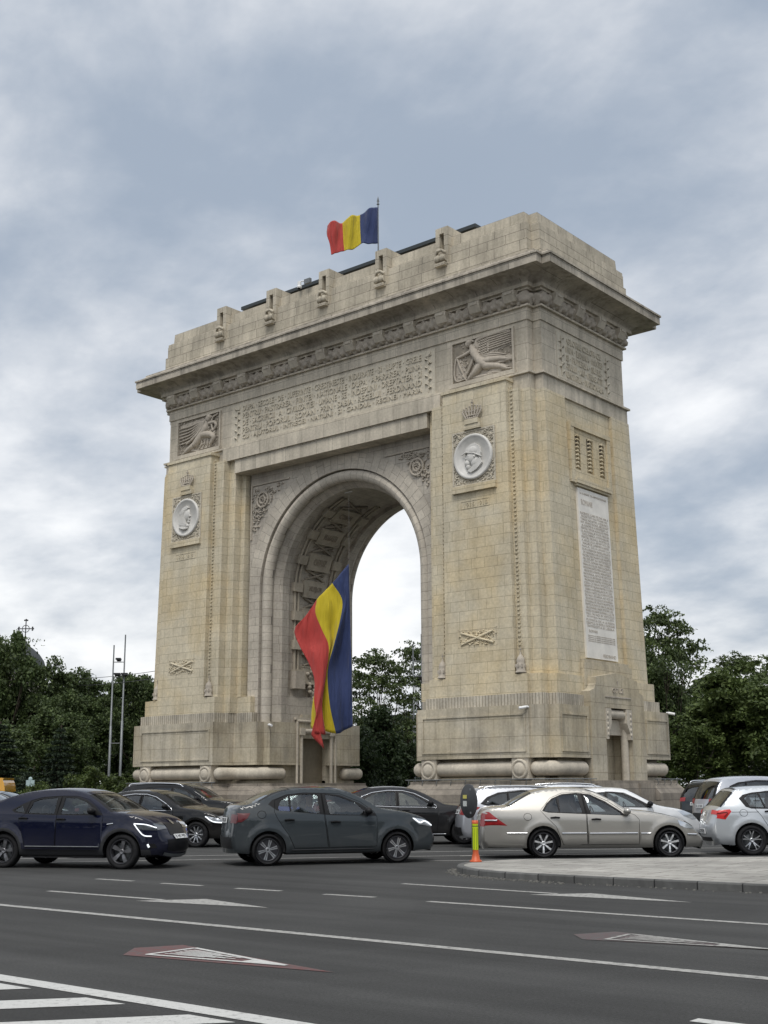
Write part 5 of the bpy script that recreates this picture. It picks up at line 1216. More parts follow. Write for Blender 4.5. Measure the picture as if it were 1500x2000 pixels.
def sp_small(col=(0.6, 0.61, 0.62), nm='white_car_paint', metal=.1):
    return dict(name='hatchback_car', L=3.85, W=1.66, xr=.66, xf=3.08, r=.30, belt=(.96, .90), wheel='five', paint=paint(nm, col, metal, .3), mirror=(2.42, .98), cabin=(.7, 2.5), tumble=.4,
        top=[(.06, .26), (0, .45), (.03, .75), (.1, .95), (.24, 1.15), (.4, 1.32), (.6, 1.40), (1.1, 1.435), (1.6, 1.43), (1.92, 1.37), (2.28, 1.18), (2.65, .985), (2.85, .93), (3.3, .85), (3.6, .72), (3.78, .56), (3.84, .42), (3.78, .25)],
        glass=[(3, 5), (9, 11)],
        dlo=[(.5, 1.05), (.65, 1.24), (.9, 1.33), (1.4, 1.36), (1.75, 1.33), (2.1, 1.17), (2.45, .98), (2.5, .92), (.7, .96)],
        panes=[dict(poly=[(.62, 1.06), (.74, 1.22), (.95, 1.29), (1.22, 1.32), (1.22, .97), (.75, .99)]), dict(poly=[(1.32, 1.325), (1.5, 1.32), (1.72, 1.29), (2.05, 1.14), (2.32, .98), (2.33, .94), (1.32, .955)], door=0)],
        doors=[dict(poly=[(1.27, 1.36), (1.45, 1.355), (1.78, 1.325), (2.12, 1.165), (2.48, .97), (2.53, .85), (2.5, .3), (1.27, .28)], handle=(1.45, .84))],
        lamps=[dict(name='headlamp', poly=[(3.18, .84), (3.35, .85), (3.60, .75), (3.72, .62), (3.6, .60), (3.35, .70)], mat=M_LAMP, wrap=(72, 76, .6)), dict(name='tail_lamp', poly=[(.03, .95), (.25, 1.0), (.3, .85), (.03, .75)], wrap=(10, 15, .6), mat=M_RED)],
        lines=[((.4, .42), (3.5, .42), .01, M_TRIM, 'side_moulding')], patches=[(76, 81, -.5, .5, M_TRIM, 'grille')], plates=[(8, 'B 06 MIA', .25)])
def put(sp, which, lat, depth, head, label, scale=1.0):
    car = make_car(sp); half = (sp['xf']-sp['xr'])/2; y = -(sp['W']/2-.13)
    return place(car, lat, depth, head, label, scale=scale, anchor=((half if which == 'f' else -half), y))
put(stretch(sp_crossover(), 1.0, .86), 'f', -5.06, 24.59, -16, 'dark blue crossover with sloping roof at the left edge, nearest the camera', .95)
put(stretch(sp_saloon_grey(), .76, 1.02), 'r', -2.36, 25.33, 17.5, 'slate grey saloon with two-tone wheels in the middle of the front row', .99)
put(stretch(sp_saloon_beige(), 1.17, 1.0), 'r', 3.37, 27.35, 1.0, 'pale beige-silver saloon with seven-spoke wheels behind the paved traffic island')
put(sp_hatch(), 'r', 8.05, 28.1, -1.0, 'light silver hatchback cut off by the right edge, bright red tail lamp')
put(sp_saloon_dark(), 'f', -4.95, 33.4, -19, 'glossy black saloon with ten-spoke wheels behind the dark blue crossover')
put(sp_saloon_dark((0.010, 0.0105, 0.012), 'charcoal_black_paint'), 'f', 2.1, 34.3, 6, 'charcoal black saloon with chrome window line behind the grey saloon', 1.04)
put(sp_estate(), 'r', 2.95, 32.2, 4, 'lilac-silver estate car with dark windows behind the round road sign')
put(sp_small(), 'f', 7.85, 34.7, -1, 'small white hatchback with round-edged headlamp, behind the bonnet of the beige-silver saloon')
put(sp_suv((0.02, 0.026, 0.032), 'dark_petrol_paint', True, 0.0, 'B 78 DGF'), 'r', 11.9, 43.4, 38, 'dark petrol-grey SUV seen from behind, beside the right foot of the arch')
put(sp_suv((0.40, 0.42, 0.46), 'pale_grey_van_paint', False, .09, 'B 14 VAN'), 'r', 10.75, 38.4, 10, 'tall pale grey people carrier at the right edge behind the silver hatchback')
put(sp_suv((0.33, 0.35, 0.38), 'mid_silver_paint'), 'r', 5.1, 38.8, 0, 'silver SUV with dark roof rail, only its roof showing above the estate car', .95)
put(sp_small((0.012, 0.03, 0.20), 'royal_blue_paint', .3), 'r', -3.2, 38.0, 4, 'royal blue hatchback mostly hidden behind the roof of the grey saloon', 1.01)
put(sp_suv(), 'f', -5.3, 40.0, -11, 'black SUV with silver roof rails, farthest of the dark cars left of the arch')
put(sp_small((0.30, 0.32, 0.34), 'soft_grey_paint', .5), 'r', -9.4, 45.3, 0, 'small grey hatchback beyond the tail of the black SUV')
put(sp_small((0.6, 0.62, 0.64), 'milk_white_paint', .1), 'f', -8.9, 31.5, -4, 'white car at the left edge, its windscreen above the roof of the blue crossover')
put(sp_saloon_dark((0.16, 0.17, 0.18), 'ash_grey_paint'), 'f', -10.2, 37.6, -4, 'ash grey saloon at the left edge behind the white car')
# yellow van
van = empty('delivery_van'); m = MB()
prof = [(-2.6, .35), (-2.7, .6), (-2.68, 1.5), (-2.55, 1.95), (-2.3, 2.08), (0.6, 2.1), (1.0, 2.03), (1.7, 1.35), (2.45, 1.1), (2.6, .9), (2.62, .4)]
pp_ = catmull(prof, 3)
m.loft([[(x, y*(1-.07*max(0, z-1.1)), z) for x, z in pp_] for y in (-.95, -.9, .9, .95)][0:4], 0, (True, True), smooth=False)
m.build('body', paint('yellow_van_paint', (0.62, 0.30, 0.012), 0, .35), van, recalc=True)
for s in (-1, 1):
    m = MB(); m.box(.2, 1.0, s*.96-.01, s*.96+.01, 1.2, 1.75); m.build('window', M_TINT, van)
    for x in (-1.7, 1.75):
        w_ = empty('wheel', (x, s*.82, .34)); w_.parent = van; t, rm = wheel_mesh(.34, .2, 'five', s); t.build('tyre', M_TYRE, w_); rm.build('rim', [M_RIMD, M_RIM, M_STEEL], w_)
m = MB(); m.box(-2.74, -2.69, -.75, -.55, .9, 1.25); m.box(-2.74, -2.69, .55, .75, .9, 1.25); m.build('tail_lamp', M_RED, van)
place(van, -20.95, 61.5, 180, 'yellow delivery van at the far left, only its rounded roof end showing', 'van')
# ------------------------------------------------------------------ road, markings, island, lawn
b = NB('asphalt')
a1 = b.noise(0.22, 4, 0.6, dist=0.6); a2 = b.noise(38, 6, 0.75); a3 = b.noise(1.1, 4, 0.6, stretch=(0.05, 1.0, 1.0)); a4 = b.noise(220, 3, 0.8)
c = b.mix(1.0, (0.045, 0.0452, 0.044), b.ramp(a1, [(0.3, 0.80), (0.5, 1.0), (0.53, 1.08), (0.72, 1.18)]), 'MULTIPLY')
c = b.mix(1.0, c, b.ramp(a2, [(0.30, 0.60), (0.70, 1.38)]), 'MULTIPLY'); c = b.mix(1.0, c, b.ramp(a3, [(0.35, 0.76), (0.65, 1.2)]), 'MULTIPLY')
c = b.mix(1.0, c, b.ramp(a4, [(0.32, 0.55), (0.5, 1.0), (0.68, 1.6)]), 'MULTIPLY')
b.set(Base_Color=c, Roughness=0.9, Specular_IOR_Level=0.22); b.bump(b.mix(0.5, a2, a4), 0.6, 0.01); M_ASPH = b.m
def painted(name, col, wear):
    b = NB(name); n = b.noise(14, 6, 0.75); n2 = b.noise(120, 3, .8)
    c = b.mix(b.ramp(n, [(wear-.12, 1.0), (wear+.10, 0.0)]), col, (0.07, 0.069, 0.068)); c = b.mix(1.0, c, b.ramp(n2, [(.3, .82), (.7, 1.12)]), 'MULTIPLY')
    b.set(Base_Color=c, Roughness=0.75); return b.m
M_LINE = painted('worn_white_road_paint', (0.33, 0.325, 0.305), 0.43); M_LINE2 = painted('fresh_white_road_paint', (0.47, 0.47, 0.45), 0.36)
M_REDP = painted('worn_red_road_paint', (0.115, 0.042, 0.040), 0.47); M_REDP2 = painted('faded_red_road_paint', (0.085, 0.052, 0.052), 0.50)
def sheet(name, polys, z, mat, kind='structure', dz=0.0):
    m = MB()
    for p in polys:
        z += dz
        v = [Vector((x, y, z)) for x, y in p]
        ts = [t if (v[t[1]]-v[t[0]]).cross(v[t[2]]-v[t[0]]).z > 0 else tuple(reversed(t)) for t in tessellate_polygon([v])]
        m.add(v, ts)
    o = m.build(name, mat); tag(o, kind=kind); return o
sheet('road', [[(-900, -900), (900, -900), (900, 1500), (-900, 1500)]], 0.0, M_ASPH)
def strip(pts, w):
    out = []; P = [Vector(p) for p in pts]; l = []; r = []
    for i, p in enumerate(P):
        t = (P[min(i+1, len(P)-1)]-P[max(i-1, 0)]).normalized(); n = Vector((-t.y, t.x))*w/2; l.append(tuple(p+n)); r.append(tuple(p-n))
    return [[l[i], r[i], r[i+1], l[i+1]] for i in range(len(P)-1)]
sheet('lane_line', strip([(-80, -37.66), (90, -37.66)], .15), .004, M_LINE)
sheet('lane_line', strip([(29.35, -33.90), (90, -33.95)], .13), .004, M_LINE)
for x in (22.13, 23.83, 25.58, 27.42): sheet('lane_dash', strip([(x, -33.87), (x+.93, -33.83)], .12), .004, M_LINE)
sheet('lane_dash', strip([(36.05, -39.66), (38.5, -39.66)], .13), .004, M_LINE2)
sheet('lane_line', strip([(-80, -41.40), (90, -41.40)], .20), .004, M_LINE2)
sheet('hatched_area', [[(x, -41.58), (x+.46, -41.58), (x+.46-3.2, -45.6), (x-3.2, -45.6)] for x in [31.0+1.14*k for k in range(-8, 10)]], .004, M_LINE2)
sheet('lane_arrow', strip([(23.62, -35.90), (26.24, -35.87)], .12)+[[(26.05, -36.2), (26.62, -35.42), (28.25, -35.82)]], .004, M_LINE)
sheet('lane_arrow', strip([(27.09, -31.66), (30.09, -31.84)], .12)+[[(29.85, -32.2), (30.45, -31.5), (32.25, -31.97)]], .004, M_LINE)
def warn(name, red, wt, rm, fade):
    sheet(name+'_ground', [red], .004, rm)
    A, B, C_ = (Vector(p) for p in wt); polys = []
    for p, q in ((A, B), (B, C_), (C_, A)): polys += strip([tuple(p), tuple(q)], .055)
    polys.append([tuple(A.lerp(C_, .68)), tuple(B.lerp(C_, .68)), tuple(C_)])
    for k in range(9):
        t0 = .08+.07*k; p = A.lerp(B, .22+.07*k); polys += strip([tuple(p.lerp(C_, .06+.02*(k % 3))), tuple(p.lerp(C_, .38+.07*(k % 4)))], .022)
    sheet(name+'_symbol', polys, .008, M_LINE2 if not fade else M_LINE, dz=.0006)
warn('warning_triangle', [(30.32, -39.06), (30.12, -39.5), (30.45, -39.9), (32.75, -39.52)], [(30.62, -39.76), (30.62, -39.17), (32.16, -39.49)], M_REDP, False)
warn('warning_triangle', [(33.12, -35.52), (32.9, -36.0), (33.2, -36.32), (35.2, -35.94)], [(33.40, -36.21), (33.37, -35.65), (35.0, -35.95)], M_REDP2, True)
for pts in ([(17.2, -31.4), (19.0, -29.15), (20.31, -27.57), (21.79, -25.82), (23.3, -24.1), (26, -21.4), (34, -13.5)], [(21.2, -28.7), (22.3, -27.65), (23.29, -26.76), (24.2, -25.85), (25.0, -25.0)],
            [(14, -33), (20.2, -24.9), (21.46, -23.32), (22.59, -22.02), (24.0, -20.4), (31, -13)], [(23.0, -24.6), (24.55, -23.04), (25.8, -21.78), (33, -14.6)]):
    sheet('lane_line', strip(pts, .12), .004, M_LINE)
# paved island
near = [(25.62, -27.55), (25.68, -28.1), (26.0, -28.75), (26.5, -29.3), (27.2, -29.72), (28.0, -29.93), (29.2, -30.02), (31.5, -30.03), (70, -30.05)]
far_ = [(70, 16.5), (29.5, -23.0), (28.2, -24.25), (26.7, -25.72), (26.1, -26.25), (25.75, -26.8)]
isl = catmull(near[:7], 4)+near[7:]+far_
def poly_off(P, d):
    out = []
    for i in range(len(P)):
        a, p, q = Vector(P[i-1]), Vector(P[i]), Vector(P[(i+1) % len(P)]); t = ((p-a).normalized()+(q-p).normalized()).normalized(); out.append(tuple(p+Vector((-t.y, t.x))*d))
    return out
inner = poly_off(isl, .13)
m = MB(); s = 0.0; n = len(isl); L0 = [0.0]
for i in range(n): s += (Vector(isl[(i+1) % n])-Vector(isl[i])).length; L0.append(s)
vs = []; uv = []
for ring, z, v_ in ((isl, -.05, .0), (poly_off(isl, .004), .098, .17), (poly_off(isl, .02), .118, .19), (inner, .118, .32)):
    for i in range(n+1): vs.append((*ring[i % n], z)); uv.append((L0[i], v_))
fs = [(k*(n+1)+i, k*(n+1)+i+1, (k+1)*(n+1)+i+1, (k+1)*(n+1)+i) for k in range(3) for i in range(n)]
m.add(vs, fs, 0, uv)
S_KERB = stone('kerb_stone', (0.125, 0.125, 0.12), (0.085, 0.085, 0.083), (0.015, 0.015, 0.015), bw=0.98, bh=3.0, stain=0.5, streak=0.4, joint=0.012, off=0.0)
tag(m.build('kerb', S_KERB), kind='structure')
S_PAVE = stone('paving_stone', (0.36, 0.348, 0.315), (0.28, 0.27, 0.245), (0.09, 0.066, 0.06), bw=0.8, bh=0.5, stain=0.5, streak=0.0, joint=0.012)
sheet('pavement', [inner], .114, S_PAVE)
# gravel and rubble washed up along the kerb
rnd = random.Random(11); m = MB()
for i in range(420):
    k = rnd.randrange(0, 30); a, q = Vector(isl[k]), Vector(isl[k+1]); p = a.lerp(q, rnd.random()) if (q-a).length < 5 else Vector((rnd.uniform(29, 38), -30.03))
    p = p+Vector((rnd.gauss(0, .05), -abs(rnd.gauss(.04, .12)))); s_ = rnd.uniform(.006, .018); m.box(p.x-s_, p.x+s_, p.y-s_, p.y+s_, 0, s_*1.2)
tag(m.build('gravel', plain('gravel_grit', (.16, .155, .14), .9, var=.3)), kind='stuff')
# lawn beyond the roundabout
b = NB('lawn_green'); g = b.noise(0.6, 5, .6); g2 = b.noise(30, 4, .7)
b.set(Base_Color=b.mix(1.0, b.ramp(g, [(.3, (.035, .052, .018)), (.7, (.06, .08, .03))]), b.ramp(g2, [(.3, .7), (.7, 1.25)]), 'MULTIPLY'), Roughness=.95); M_LAWN = b.m
def gpoly(L_): return [tuple(ground(a, d).xy) for a, d in L_]
sheet('lawn', [gpoly([(-160, 78), (-15.5, 74), (-14, 84), (12, 84), (14, 64), (90, 58), (200, 400), (-300, 400)])], .006, M_LAWN)
sheet('arch_pavement', [[(-19, -9), (19, -9), (19, 9), (-19, 9)]], .005, stone('plaza_paving', (.26, .25, .23), (.2, .195, .18), (.1, .1, .09), bw=.6, bh=.4, stain=.3, streak=0, joint=.008))

# ------------------------------------------------------------------ vegetation
def leafmat(name, c0, c1, c2):
    b = NB(name); g = b.node('ShaderNodeNewGeometry'); big = b.noise(.55, 3, .55)
    c = b.ramp(g.outputs['Random Per Island'], [(0.0, c0), (.55, c1), (1.0, c2)])
    c = b.mix(1.0, c, b.ramp(big, [(.32, .62), (.68, 1.35)]), 'MULTIPLY')
    b.set(Base_Color=c, Roughness=.55, Specular_IOR_Level=.25)
    tr = b.node('ShaderNodeBsdfTranslucent'); b.l.new(c, tr.inputs[0]); ms = b.node('ShaderNodeMixShader'); ms.inputs[0].default_value = .28
    out = [n for n in b.n if n.type == 'OUTPUT_MATERIAL'][0]
    b.l.new(b.b.outputs[0], ms.inputs[1]); b.l.new(tr.outputs[0], ms.inputs[2]); b.l.new(ms.outputs[0], out.inputs[0]); return b.m
LM = dict(broad=leafmat('dark_leaves', (.043, .064, .024), (.068, .098, .036), (.11, .145, .052)), locust=leafmat('locust_leaves', (.05, .07, .027), (.075, .105, .038), (.125, .16, .055)),
          conifer=leafmat('spruce_needles', (.022, .036, .022), (.034, .052, .03), (.055, .078, .045)), maple=leafmat('plane_tree_leaves', (.055, .082, .024), (.085, .12, .036), (.13, .17, .055)),
          shrub=leafmat('shrub_leaves', (.045, .068, .02), (.07, .10, .028), (.11, .145, .04)), yew=leafmat('yew_needles', (.022, .038, .016), (.034, .054, .021), (.055, .08, .03)))
M_BARK = plain('bark', (.055, .045, .035), .95, var=.3, vs=8, bump=.6, bs=14)
M_BARKP = plain('pale_bark', (.17, .155, .125), .9, var=.35, vs=5)
def leaf_mesh(name, C_, size, rng, mat, flat=.55):
    """C_: (n,3) leaf positions"""
    n = len(C_); nz = rng.normal(size=(n, 3)); nz[:, 2] = np.abs(nz[:, 2])+flat; nz /= np.linalg.norm(nz, axis=1)[:, None]
    t = rng.normal(size=(n, 3)); u = np.cross(nz, t); u /= np.linalg.norm(u, axis=1)[:, None]; v = np.cross(nz, u)
    s = size*rng.uniform(.6, 1.3, (n, 1)); P = np.empty((n, 4, 3), np.float32)
    P[:, 0] = C_-u*s*.75; P[:, 1] = C_+v*s*.42; P[:, 2] = C_+u*s*.75; P[:, 3] = C_-v*s*.42
    me = bpy.data.meshes.new(name); me.vertices.add(4*n); me.vertices.foreach_set('co', P.ravel()); me.loops.add(4*n); me.loops.foreach_set('vertex_index', np.arange(4*n, dtype=np.int32))
    me.polygons.add(n); me.polygons.foreach_set('loop_start', np.arange(0, 4*n, 4, dtype=np.int32)); me.polygons.foreach_set('loop_total', np.full(n, 4, np.int32))
    me.materials.append(mat); me.update(calc_edges=True); me.validate(); return me
PROTO = {}
def tree_proto(kind, seed):
    """unit tree: crown radius 1 wide, height 1 in units given to the copies through scale"""
    key = (kind, seed)
    if key in PROTO: return PROTO[key]
    rng = np.random.default_rng(seed*7+len(kind)); Hh, Rr = {'broad': (10., 4.), 'locust': (12., 4.4), 'maple': (8.5, 3.), 'shrub': (2.4, 1.2), 'conifer': (5., 2.), 'yew': (6., 2.2)}[kind]
    pts = []; limbs = []
    if kind in ('broad', 'maple', 'shrub', 'yew'):
        z0 = {'broad': .16, 'maple': .17, 'shrub': .0, 'yew': .02}[kind]*Hh; nC = {'broad': 95, 'maple': 90, 'shrub': 30, 'yew': 60}[kind]
        lobes = [(rng.normal(0, .32)*Rr, rng.normal(0, .32)*Rr, rng.uniform(z0+.35*(Hh-z0), Hh-.22*(Hh-z0)), rng.uniform(.45, .68)) for _ in range(7)]+[(0, 0, Hh-.27*(Hh-z0), .55), (0, 0, z0+.35*(Hh-z0), .8)]
        for i in range(nC):
            lx, ly, lz, lr = lobes[i % len(lobes)]
            d = rng.normal(size=3); d /= np.linalg.norm(d); q = rng.uniform(.72, 1.0)
            c = np.array([lx, ly, lz])+d*np.array([Rr*lr, Rr*lr, (Hh-z0)*.30*lr/.6])*q
            if kind == 'yew': c[:2] *= 1.15-.75*max(0, (c[2]/Hh))**1.4
            c[2] = min(max(c[2], z0+.1), Hh); r_ = {'broad': .62, 'maple': .52, 'shrub': .3, 'yew': .42}[kind]*rng.uniform(.7, 1.35)
            nl = {'broad': 235, 'maple': 230, 'shrub': 190, 'yew': 190}[kind]
            g = np.clip(rng.normal(size=(nl, 3)), -1.75, 1.75)*np.array([r_, r_, r_*.55])*.62; g[:, 2] -= .12*(g[:, 0]**2+g[:, 1]**2)/r_
            pts.append(c+g); limbs.append(c)
        if kind in ('broad', 'maple', 'yew'):      # twigs filling the inside of the crown
            g = np.clip(rng.normal(size=(2200, 3)), -1.7, 1.7)*np.array([Rr*.42, Rr*.42, (Hh-z0)*.24])+np.array([0, 0, (Hh+z0)/2]); pts.append(g)
        size = {'broad': .20, 'maple': .20, 'shrub': .10, 'yew': .17}[kind]
    elif kind == 'locust':
        for i in range(64):
            a = rng.uniform(0, 6.28); q = rng.uniform(.15, 1)**.6; z = Hh*rng.uniform(.30, 1.0); env = math.sin(min(1, (1.08-z/Hh)/.62)*math.pi/2)**.7
            c = np.array([math.cos(a)*Rr*q*env, math.sin(a)*Rr*q*env, z-.3*q]); limbs.append(c)
            for k in range(5):
                cc = c+rng.normal(size=3)*np.array([.62, .62, .28]); nl = 40; g = rng.normal(size=(nl, 3))*np.array([.30, .30, .07]); g[:, 2] -= .25*np.hypot(g[:, 0], g[:, 1]); pts.append(cc+g)
        size = .17
    else:
        for i in range(15):
            z = Hh*(.06+.92*i/15); rad = Rr*(1-i/15.2)**.9; nb = int(9+12*(1-i/15))
            for k in range(nb):
                a = 2*math.pi*k/nb+rng.uniform(-.2, .2); L_ = rad*rng.uniform(.8, 1.1); nl = int(30+120*L_/Rr); t = rng.uniform(.1, 1, nl)**.7
                g = np.stack([np.cos(a)*L_*t+rng.normal(0, .05, nl), np.sin(a)*L_*t+rng.normal(0, .05, nl), z-.28*L_*t**1.3+.1*L_*t**3+rng.normal(0, .035, nl)], 1); pts.append(g)
                limbs.append(np.array([math.cos(a)*L_*.9, math.sin(a)*L_*.9, z-.2*L_]))
        size = .11
    me = leaf_mesh(kind+'_crown', np.concatenate(pts), size, rng, LM[kind], .2 if kind in ('conifer', 'yew') else .5)
    m = MB(); tr_ = {'broad': .26, 'locust': .24, 'maple': .15, 'shrub': .04, 'conifer': .07, 'yew': .14}[kind]
    th = Hh*{'broad': .30, 'locust': .30, 'maple': .45, 'shrub': .3, 'conifer': .97, 'yew': .6}[kind]
    P = [(0, 0, -.1), (.05*Rr*rng.normal()*.3, 0, th*.5), (rng.normal()*.06*Rr, rng.normal()*.06*Rr, th)]
    m.tube(catmull(P, 4), [tr_*1.25]+[tr_*(1-.45*i/8) for i in range(8)], 9)
    top_ = Vector(P[-1])
    for c in limbs[::(2 if kind == 'locust' else 3)] if kind not in ('conifer',) else []:
        c = Vector(c); st = (top_ if rng.uniform() > .5 else Vector((top_.x*.7, top_.y*.7, th*rng.uniform(.7, 1.0)))) if c.z > th else Vector((0, 0, th*.55)); mid = Vector((st.x+(c.x-st.x)*.62, st.y+(c.y-st.y)*.62, st.z+(c.z-st.z)*.38))+Vector(rng.normal(size=3)*.22)
        m.tube(catmull([st, mid, c], 3), [tr_*.42-(tr_*.36)*i/6 for i in range(7)], 5)
    tmp = m.build('trunk', M_BARKP if kind == 'maple' else M_BARK); tm = tmp.data; bpy.data.objects.remove(tmp)
    PROTO[key] = (me, tm, Hh, Rr); return PROTO[key]
NAMES = dict(broad=('broadleaf_tree', 'tree'), locust=('locust_tree', 'tree'), maple=('plane_tree', 'tree'), shrub=('round_shrub', 'shrub'), conifer=('spruce_tree', 'conifer'), yew=('yew_tree', 'conifer'))
def plant(kind, lat, d, h, r, seed, label, group='trees round the roundabout'):
    me, tm, Hh, Rr = tree_proto(kind, seed); rt = empty(NAMES[kind][0], ground(lat, d), random.Random(lat*13+d).uniform(0, 6.28)); rt.scale = (r/Rr, r/Rr, h/Hh)
    for nm, q in (('crown', me), ('trunk', tm)):
        o = bpy.data.objects.new(nm, q); COL.objects.link(o); o.parent = rt
    tag(rt, label, NAMES[kind][1], group if kind != 'shrub' else 'shrubs on the lawn'); return rt
TREES = [('broad', -35.6, 100, 13.0, 4.2, 'tall dark tree cut by the left edge'), ('broad', -32.3, 104, 15.1, 3.5, 'tallest dark tree on the left, left of the church dome'), ('broad', -29.0, 106, 12.1, 3.4, 'dark tree directly below the church dome'),
 ('broad', -27.6, 112, 11.6, 3.4, 'dark tree just right of the church dome'), ('broad', -24.9, 96, 9.2, 2.8, 'lower dark tree between the tall left tree and the twin mast'),
 ('broad', -26.4, 108, 11.3, 4.0, 'rounded dark tree left of the twin lighting mast'), ('broad', -23.6, 114, 11.5, 3.6, 'rounded dark tree directly behind the left lighting mast'),
 ('broad', -20.4, 104, 11.3, 3.3, 'tree between the left lighting mast and the arch'), ('broad', -16.6, 112, 10.0, 3.6, 'tree almost hidden behind the left pier of the arch'),
 ('broad', -26.6, 84, 6.2, 3.4, 'lower leafy tree under the church dome'), ('broad', -23.4, 90, 7.2, 3.0, 'dense low tree behind the spruce with the bare tip'),
 ('conifer', -18.7, 72, 5.3, 1.9, 'dark spruce with a pointed bare tip near the lighting mast'), ('conifer', -20.3, 66, 5.2, 2.6, 'drooping spruce at the left edge'), ('conifer', -17.2, 61, 2.7, 1.5, 'low wide spruce above the white car at the left'),
 ('shrub', -15.7, 66, 2.75, 1.12, 'pale green round shrub beside the foot of the lighting mast'), ('shrub', -17.6, 64, 2.1, .9, 'small shrub left of the pale round shrub'),
 ('shrub', -14.9, 76, 2.4, 1.3, 'shrub against the left foot of the arch'), ('shrub', -17.9, 82, 2.4, 1.5, 'shrub in the shade behind the lighting mast'), ('shrub', -16.2, 58, 1.9, .8, 'small dark shrub above the roof of the ash grey saloon'),
 ('locust', -.9, 96, 12.2, 4.0, 'airy locust tree seen through the arch, left of the slim mast'), ('locust', 2.9, 100, 12.9, 3.6, 'airy locust tree seen through the arch, behind the slim mast'),
 ('locust', -6.5, 104, 12.0, 4.0, 'locust tree behind the big hanging flag'), ('yew', -.5, 84, 6.7, 2.3, 'dense dark conifer filling the lower part of the archway'), ('yew', -1.5, 80, 5.4, 1.9, 'smaller dark conifer at the left of the archway'),
 ('yew', 1.1, 90, 5.0, 1.5, 'small dark conifer beside the slim mast in the archway'),
 ('locust', 20.6, 92, 14.9, 4.1, 'tall airy locust tree rising right of the arch'), ('locust', 17.6, 98, 14.2, 3.6, 'locust tree touching the right edge of the arch'),
 ('broad', 17.6, 80, 9.9, 2.5, 'dense dark tree hugging the right side of the arch'), ('maple', 20.6, 74, 9.0, 3.0, 'yellow-green plane tree, the tallest of those at the right'),
 ('maple', 22.0, 70, 7.2, 2.5, 'yellow-green plane tree with pale trunk behind the people carrier'), ('maple', 24.6, 76, 8.4, 3.2, 'plane tree cut by the right edge'),
 ('maple', 17.8, 72, 5.6, 2.1, 'low plane tree behind the dark petrol-grey SUV'), ('locust', 29.6, 104, 12.2, 4.0, 'locust tree on the skyline at the right edge'), ('locust', 34.5, 108, 12.6, 4.0, 'farther locust tree just outside the right edge'),
 ('broad', 27.0, 100, 10.4, 4.2, 'dark tree on the skyline behind the plane trees'), ('broad', 19.3, 88, 7.8, 2.8, 'dark low tree behind the plane trees right of the arch'), ('maple', 25.6, 66, 6.8, 2.6, 'nearest plane tree at the right edge')]
for i, (k, lat, d, h, r, lb) in enumerate(TREES): plant(k, lat, d, h, r, i % 3, lb)
# a far belt of trees that reads as one mass, ahead of the camera
rng = np.random.default_rng(4); pts = []
for i in range(2200):
    lat = rng.uniform(-95, 95); d = rng.uniform(128, 150); z = rng.uniform(0, 1)**.8*(7.0+2*math.sin(lat*.21)+1.2*math.sin(lat*.53)); p = ground(lat, d, z)
    pts.append(np.array(p)+np.clip(rng.normal(size=(60, 3)), -1.7, 1.7)*np.array([.9, .9, .6]))
o = bpy.data.objects.new('distant_trees', leaf_mesh('distant_trees', np.concatenate(pts), .34, rng, LM['broad'])); COL.objects.link(o); tag(o, kind='stuff')
pts = []  # unseen leaf mass added behind the camera to darken reflections in the cars
for i in range(1300):
    a = rng.uniform(math.pi*1.02, math.pi*1.98); r_ = rng.uniform(58, 80); z = rng.uniform(0, 1)**.8*12; p = ground(r_*math.cos(a)*1.5, r_*math.sin(a)+10, z)
    pts.append(np.array(p)+rng.normal(size=(40, 3))*np.array([1.6, 1.6, 1.2]))
o = bpy.data.objects.new('street_trees', leaf_mesh('street_trees', np.concatenate(pts), .9, rng, LM['broad'])); COL.objects.link(o); tag(o, kind='stuff')

# ------------------------------------------------------------------ flags
def cloth(name, col):
    b = NB(name); n = b.noise(3.2, 3, .5, stretch=(2.2, 2.2, .35)); n2 = b.noise(60, 2, .5)
    b.set(Base_Color=b.mix(1.0, col, b.ramp(n, [(.3, .88), (.7, 1.08)]), 'MULTIPLY'), Roughness=.75, Sheen_Weight=.2); n3 = b.noise(1.6, 4, .6, stretch=(5, 5, .25)); b.bump(b.mix(.5, n, n3), .8, .2)
    tr = b.node('ShaderNodeBsdfTranslucent'); tr.inputs[0].default_value = (*col, 1); ms = b.node('ShaderNodeMixShader'); ms.inputs[0].default_value = .3
    out = [x for x in b.n if x.type == 'OUTPUT_MATERIAL'][0]; b.l.new(b.b.outputs[0], ms.inputs[1]); b.l.new(tr.outputs[0], ms.inputs[2]); b.l.new(ms.outputs[0], out.inputs[0]); return b.m
F_MATS = [cloth('flag_blue', (.036, .06, .175)), cloth('flag_yellow', (.66, .53, .02)), cloth('flag_red', (.54, .06, .05))]
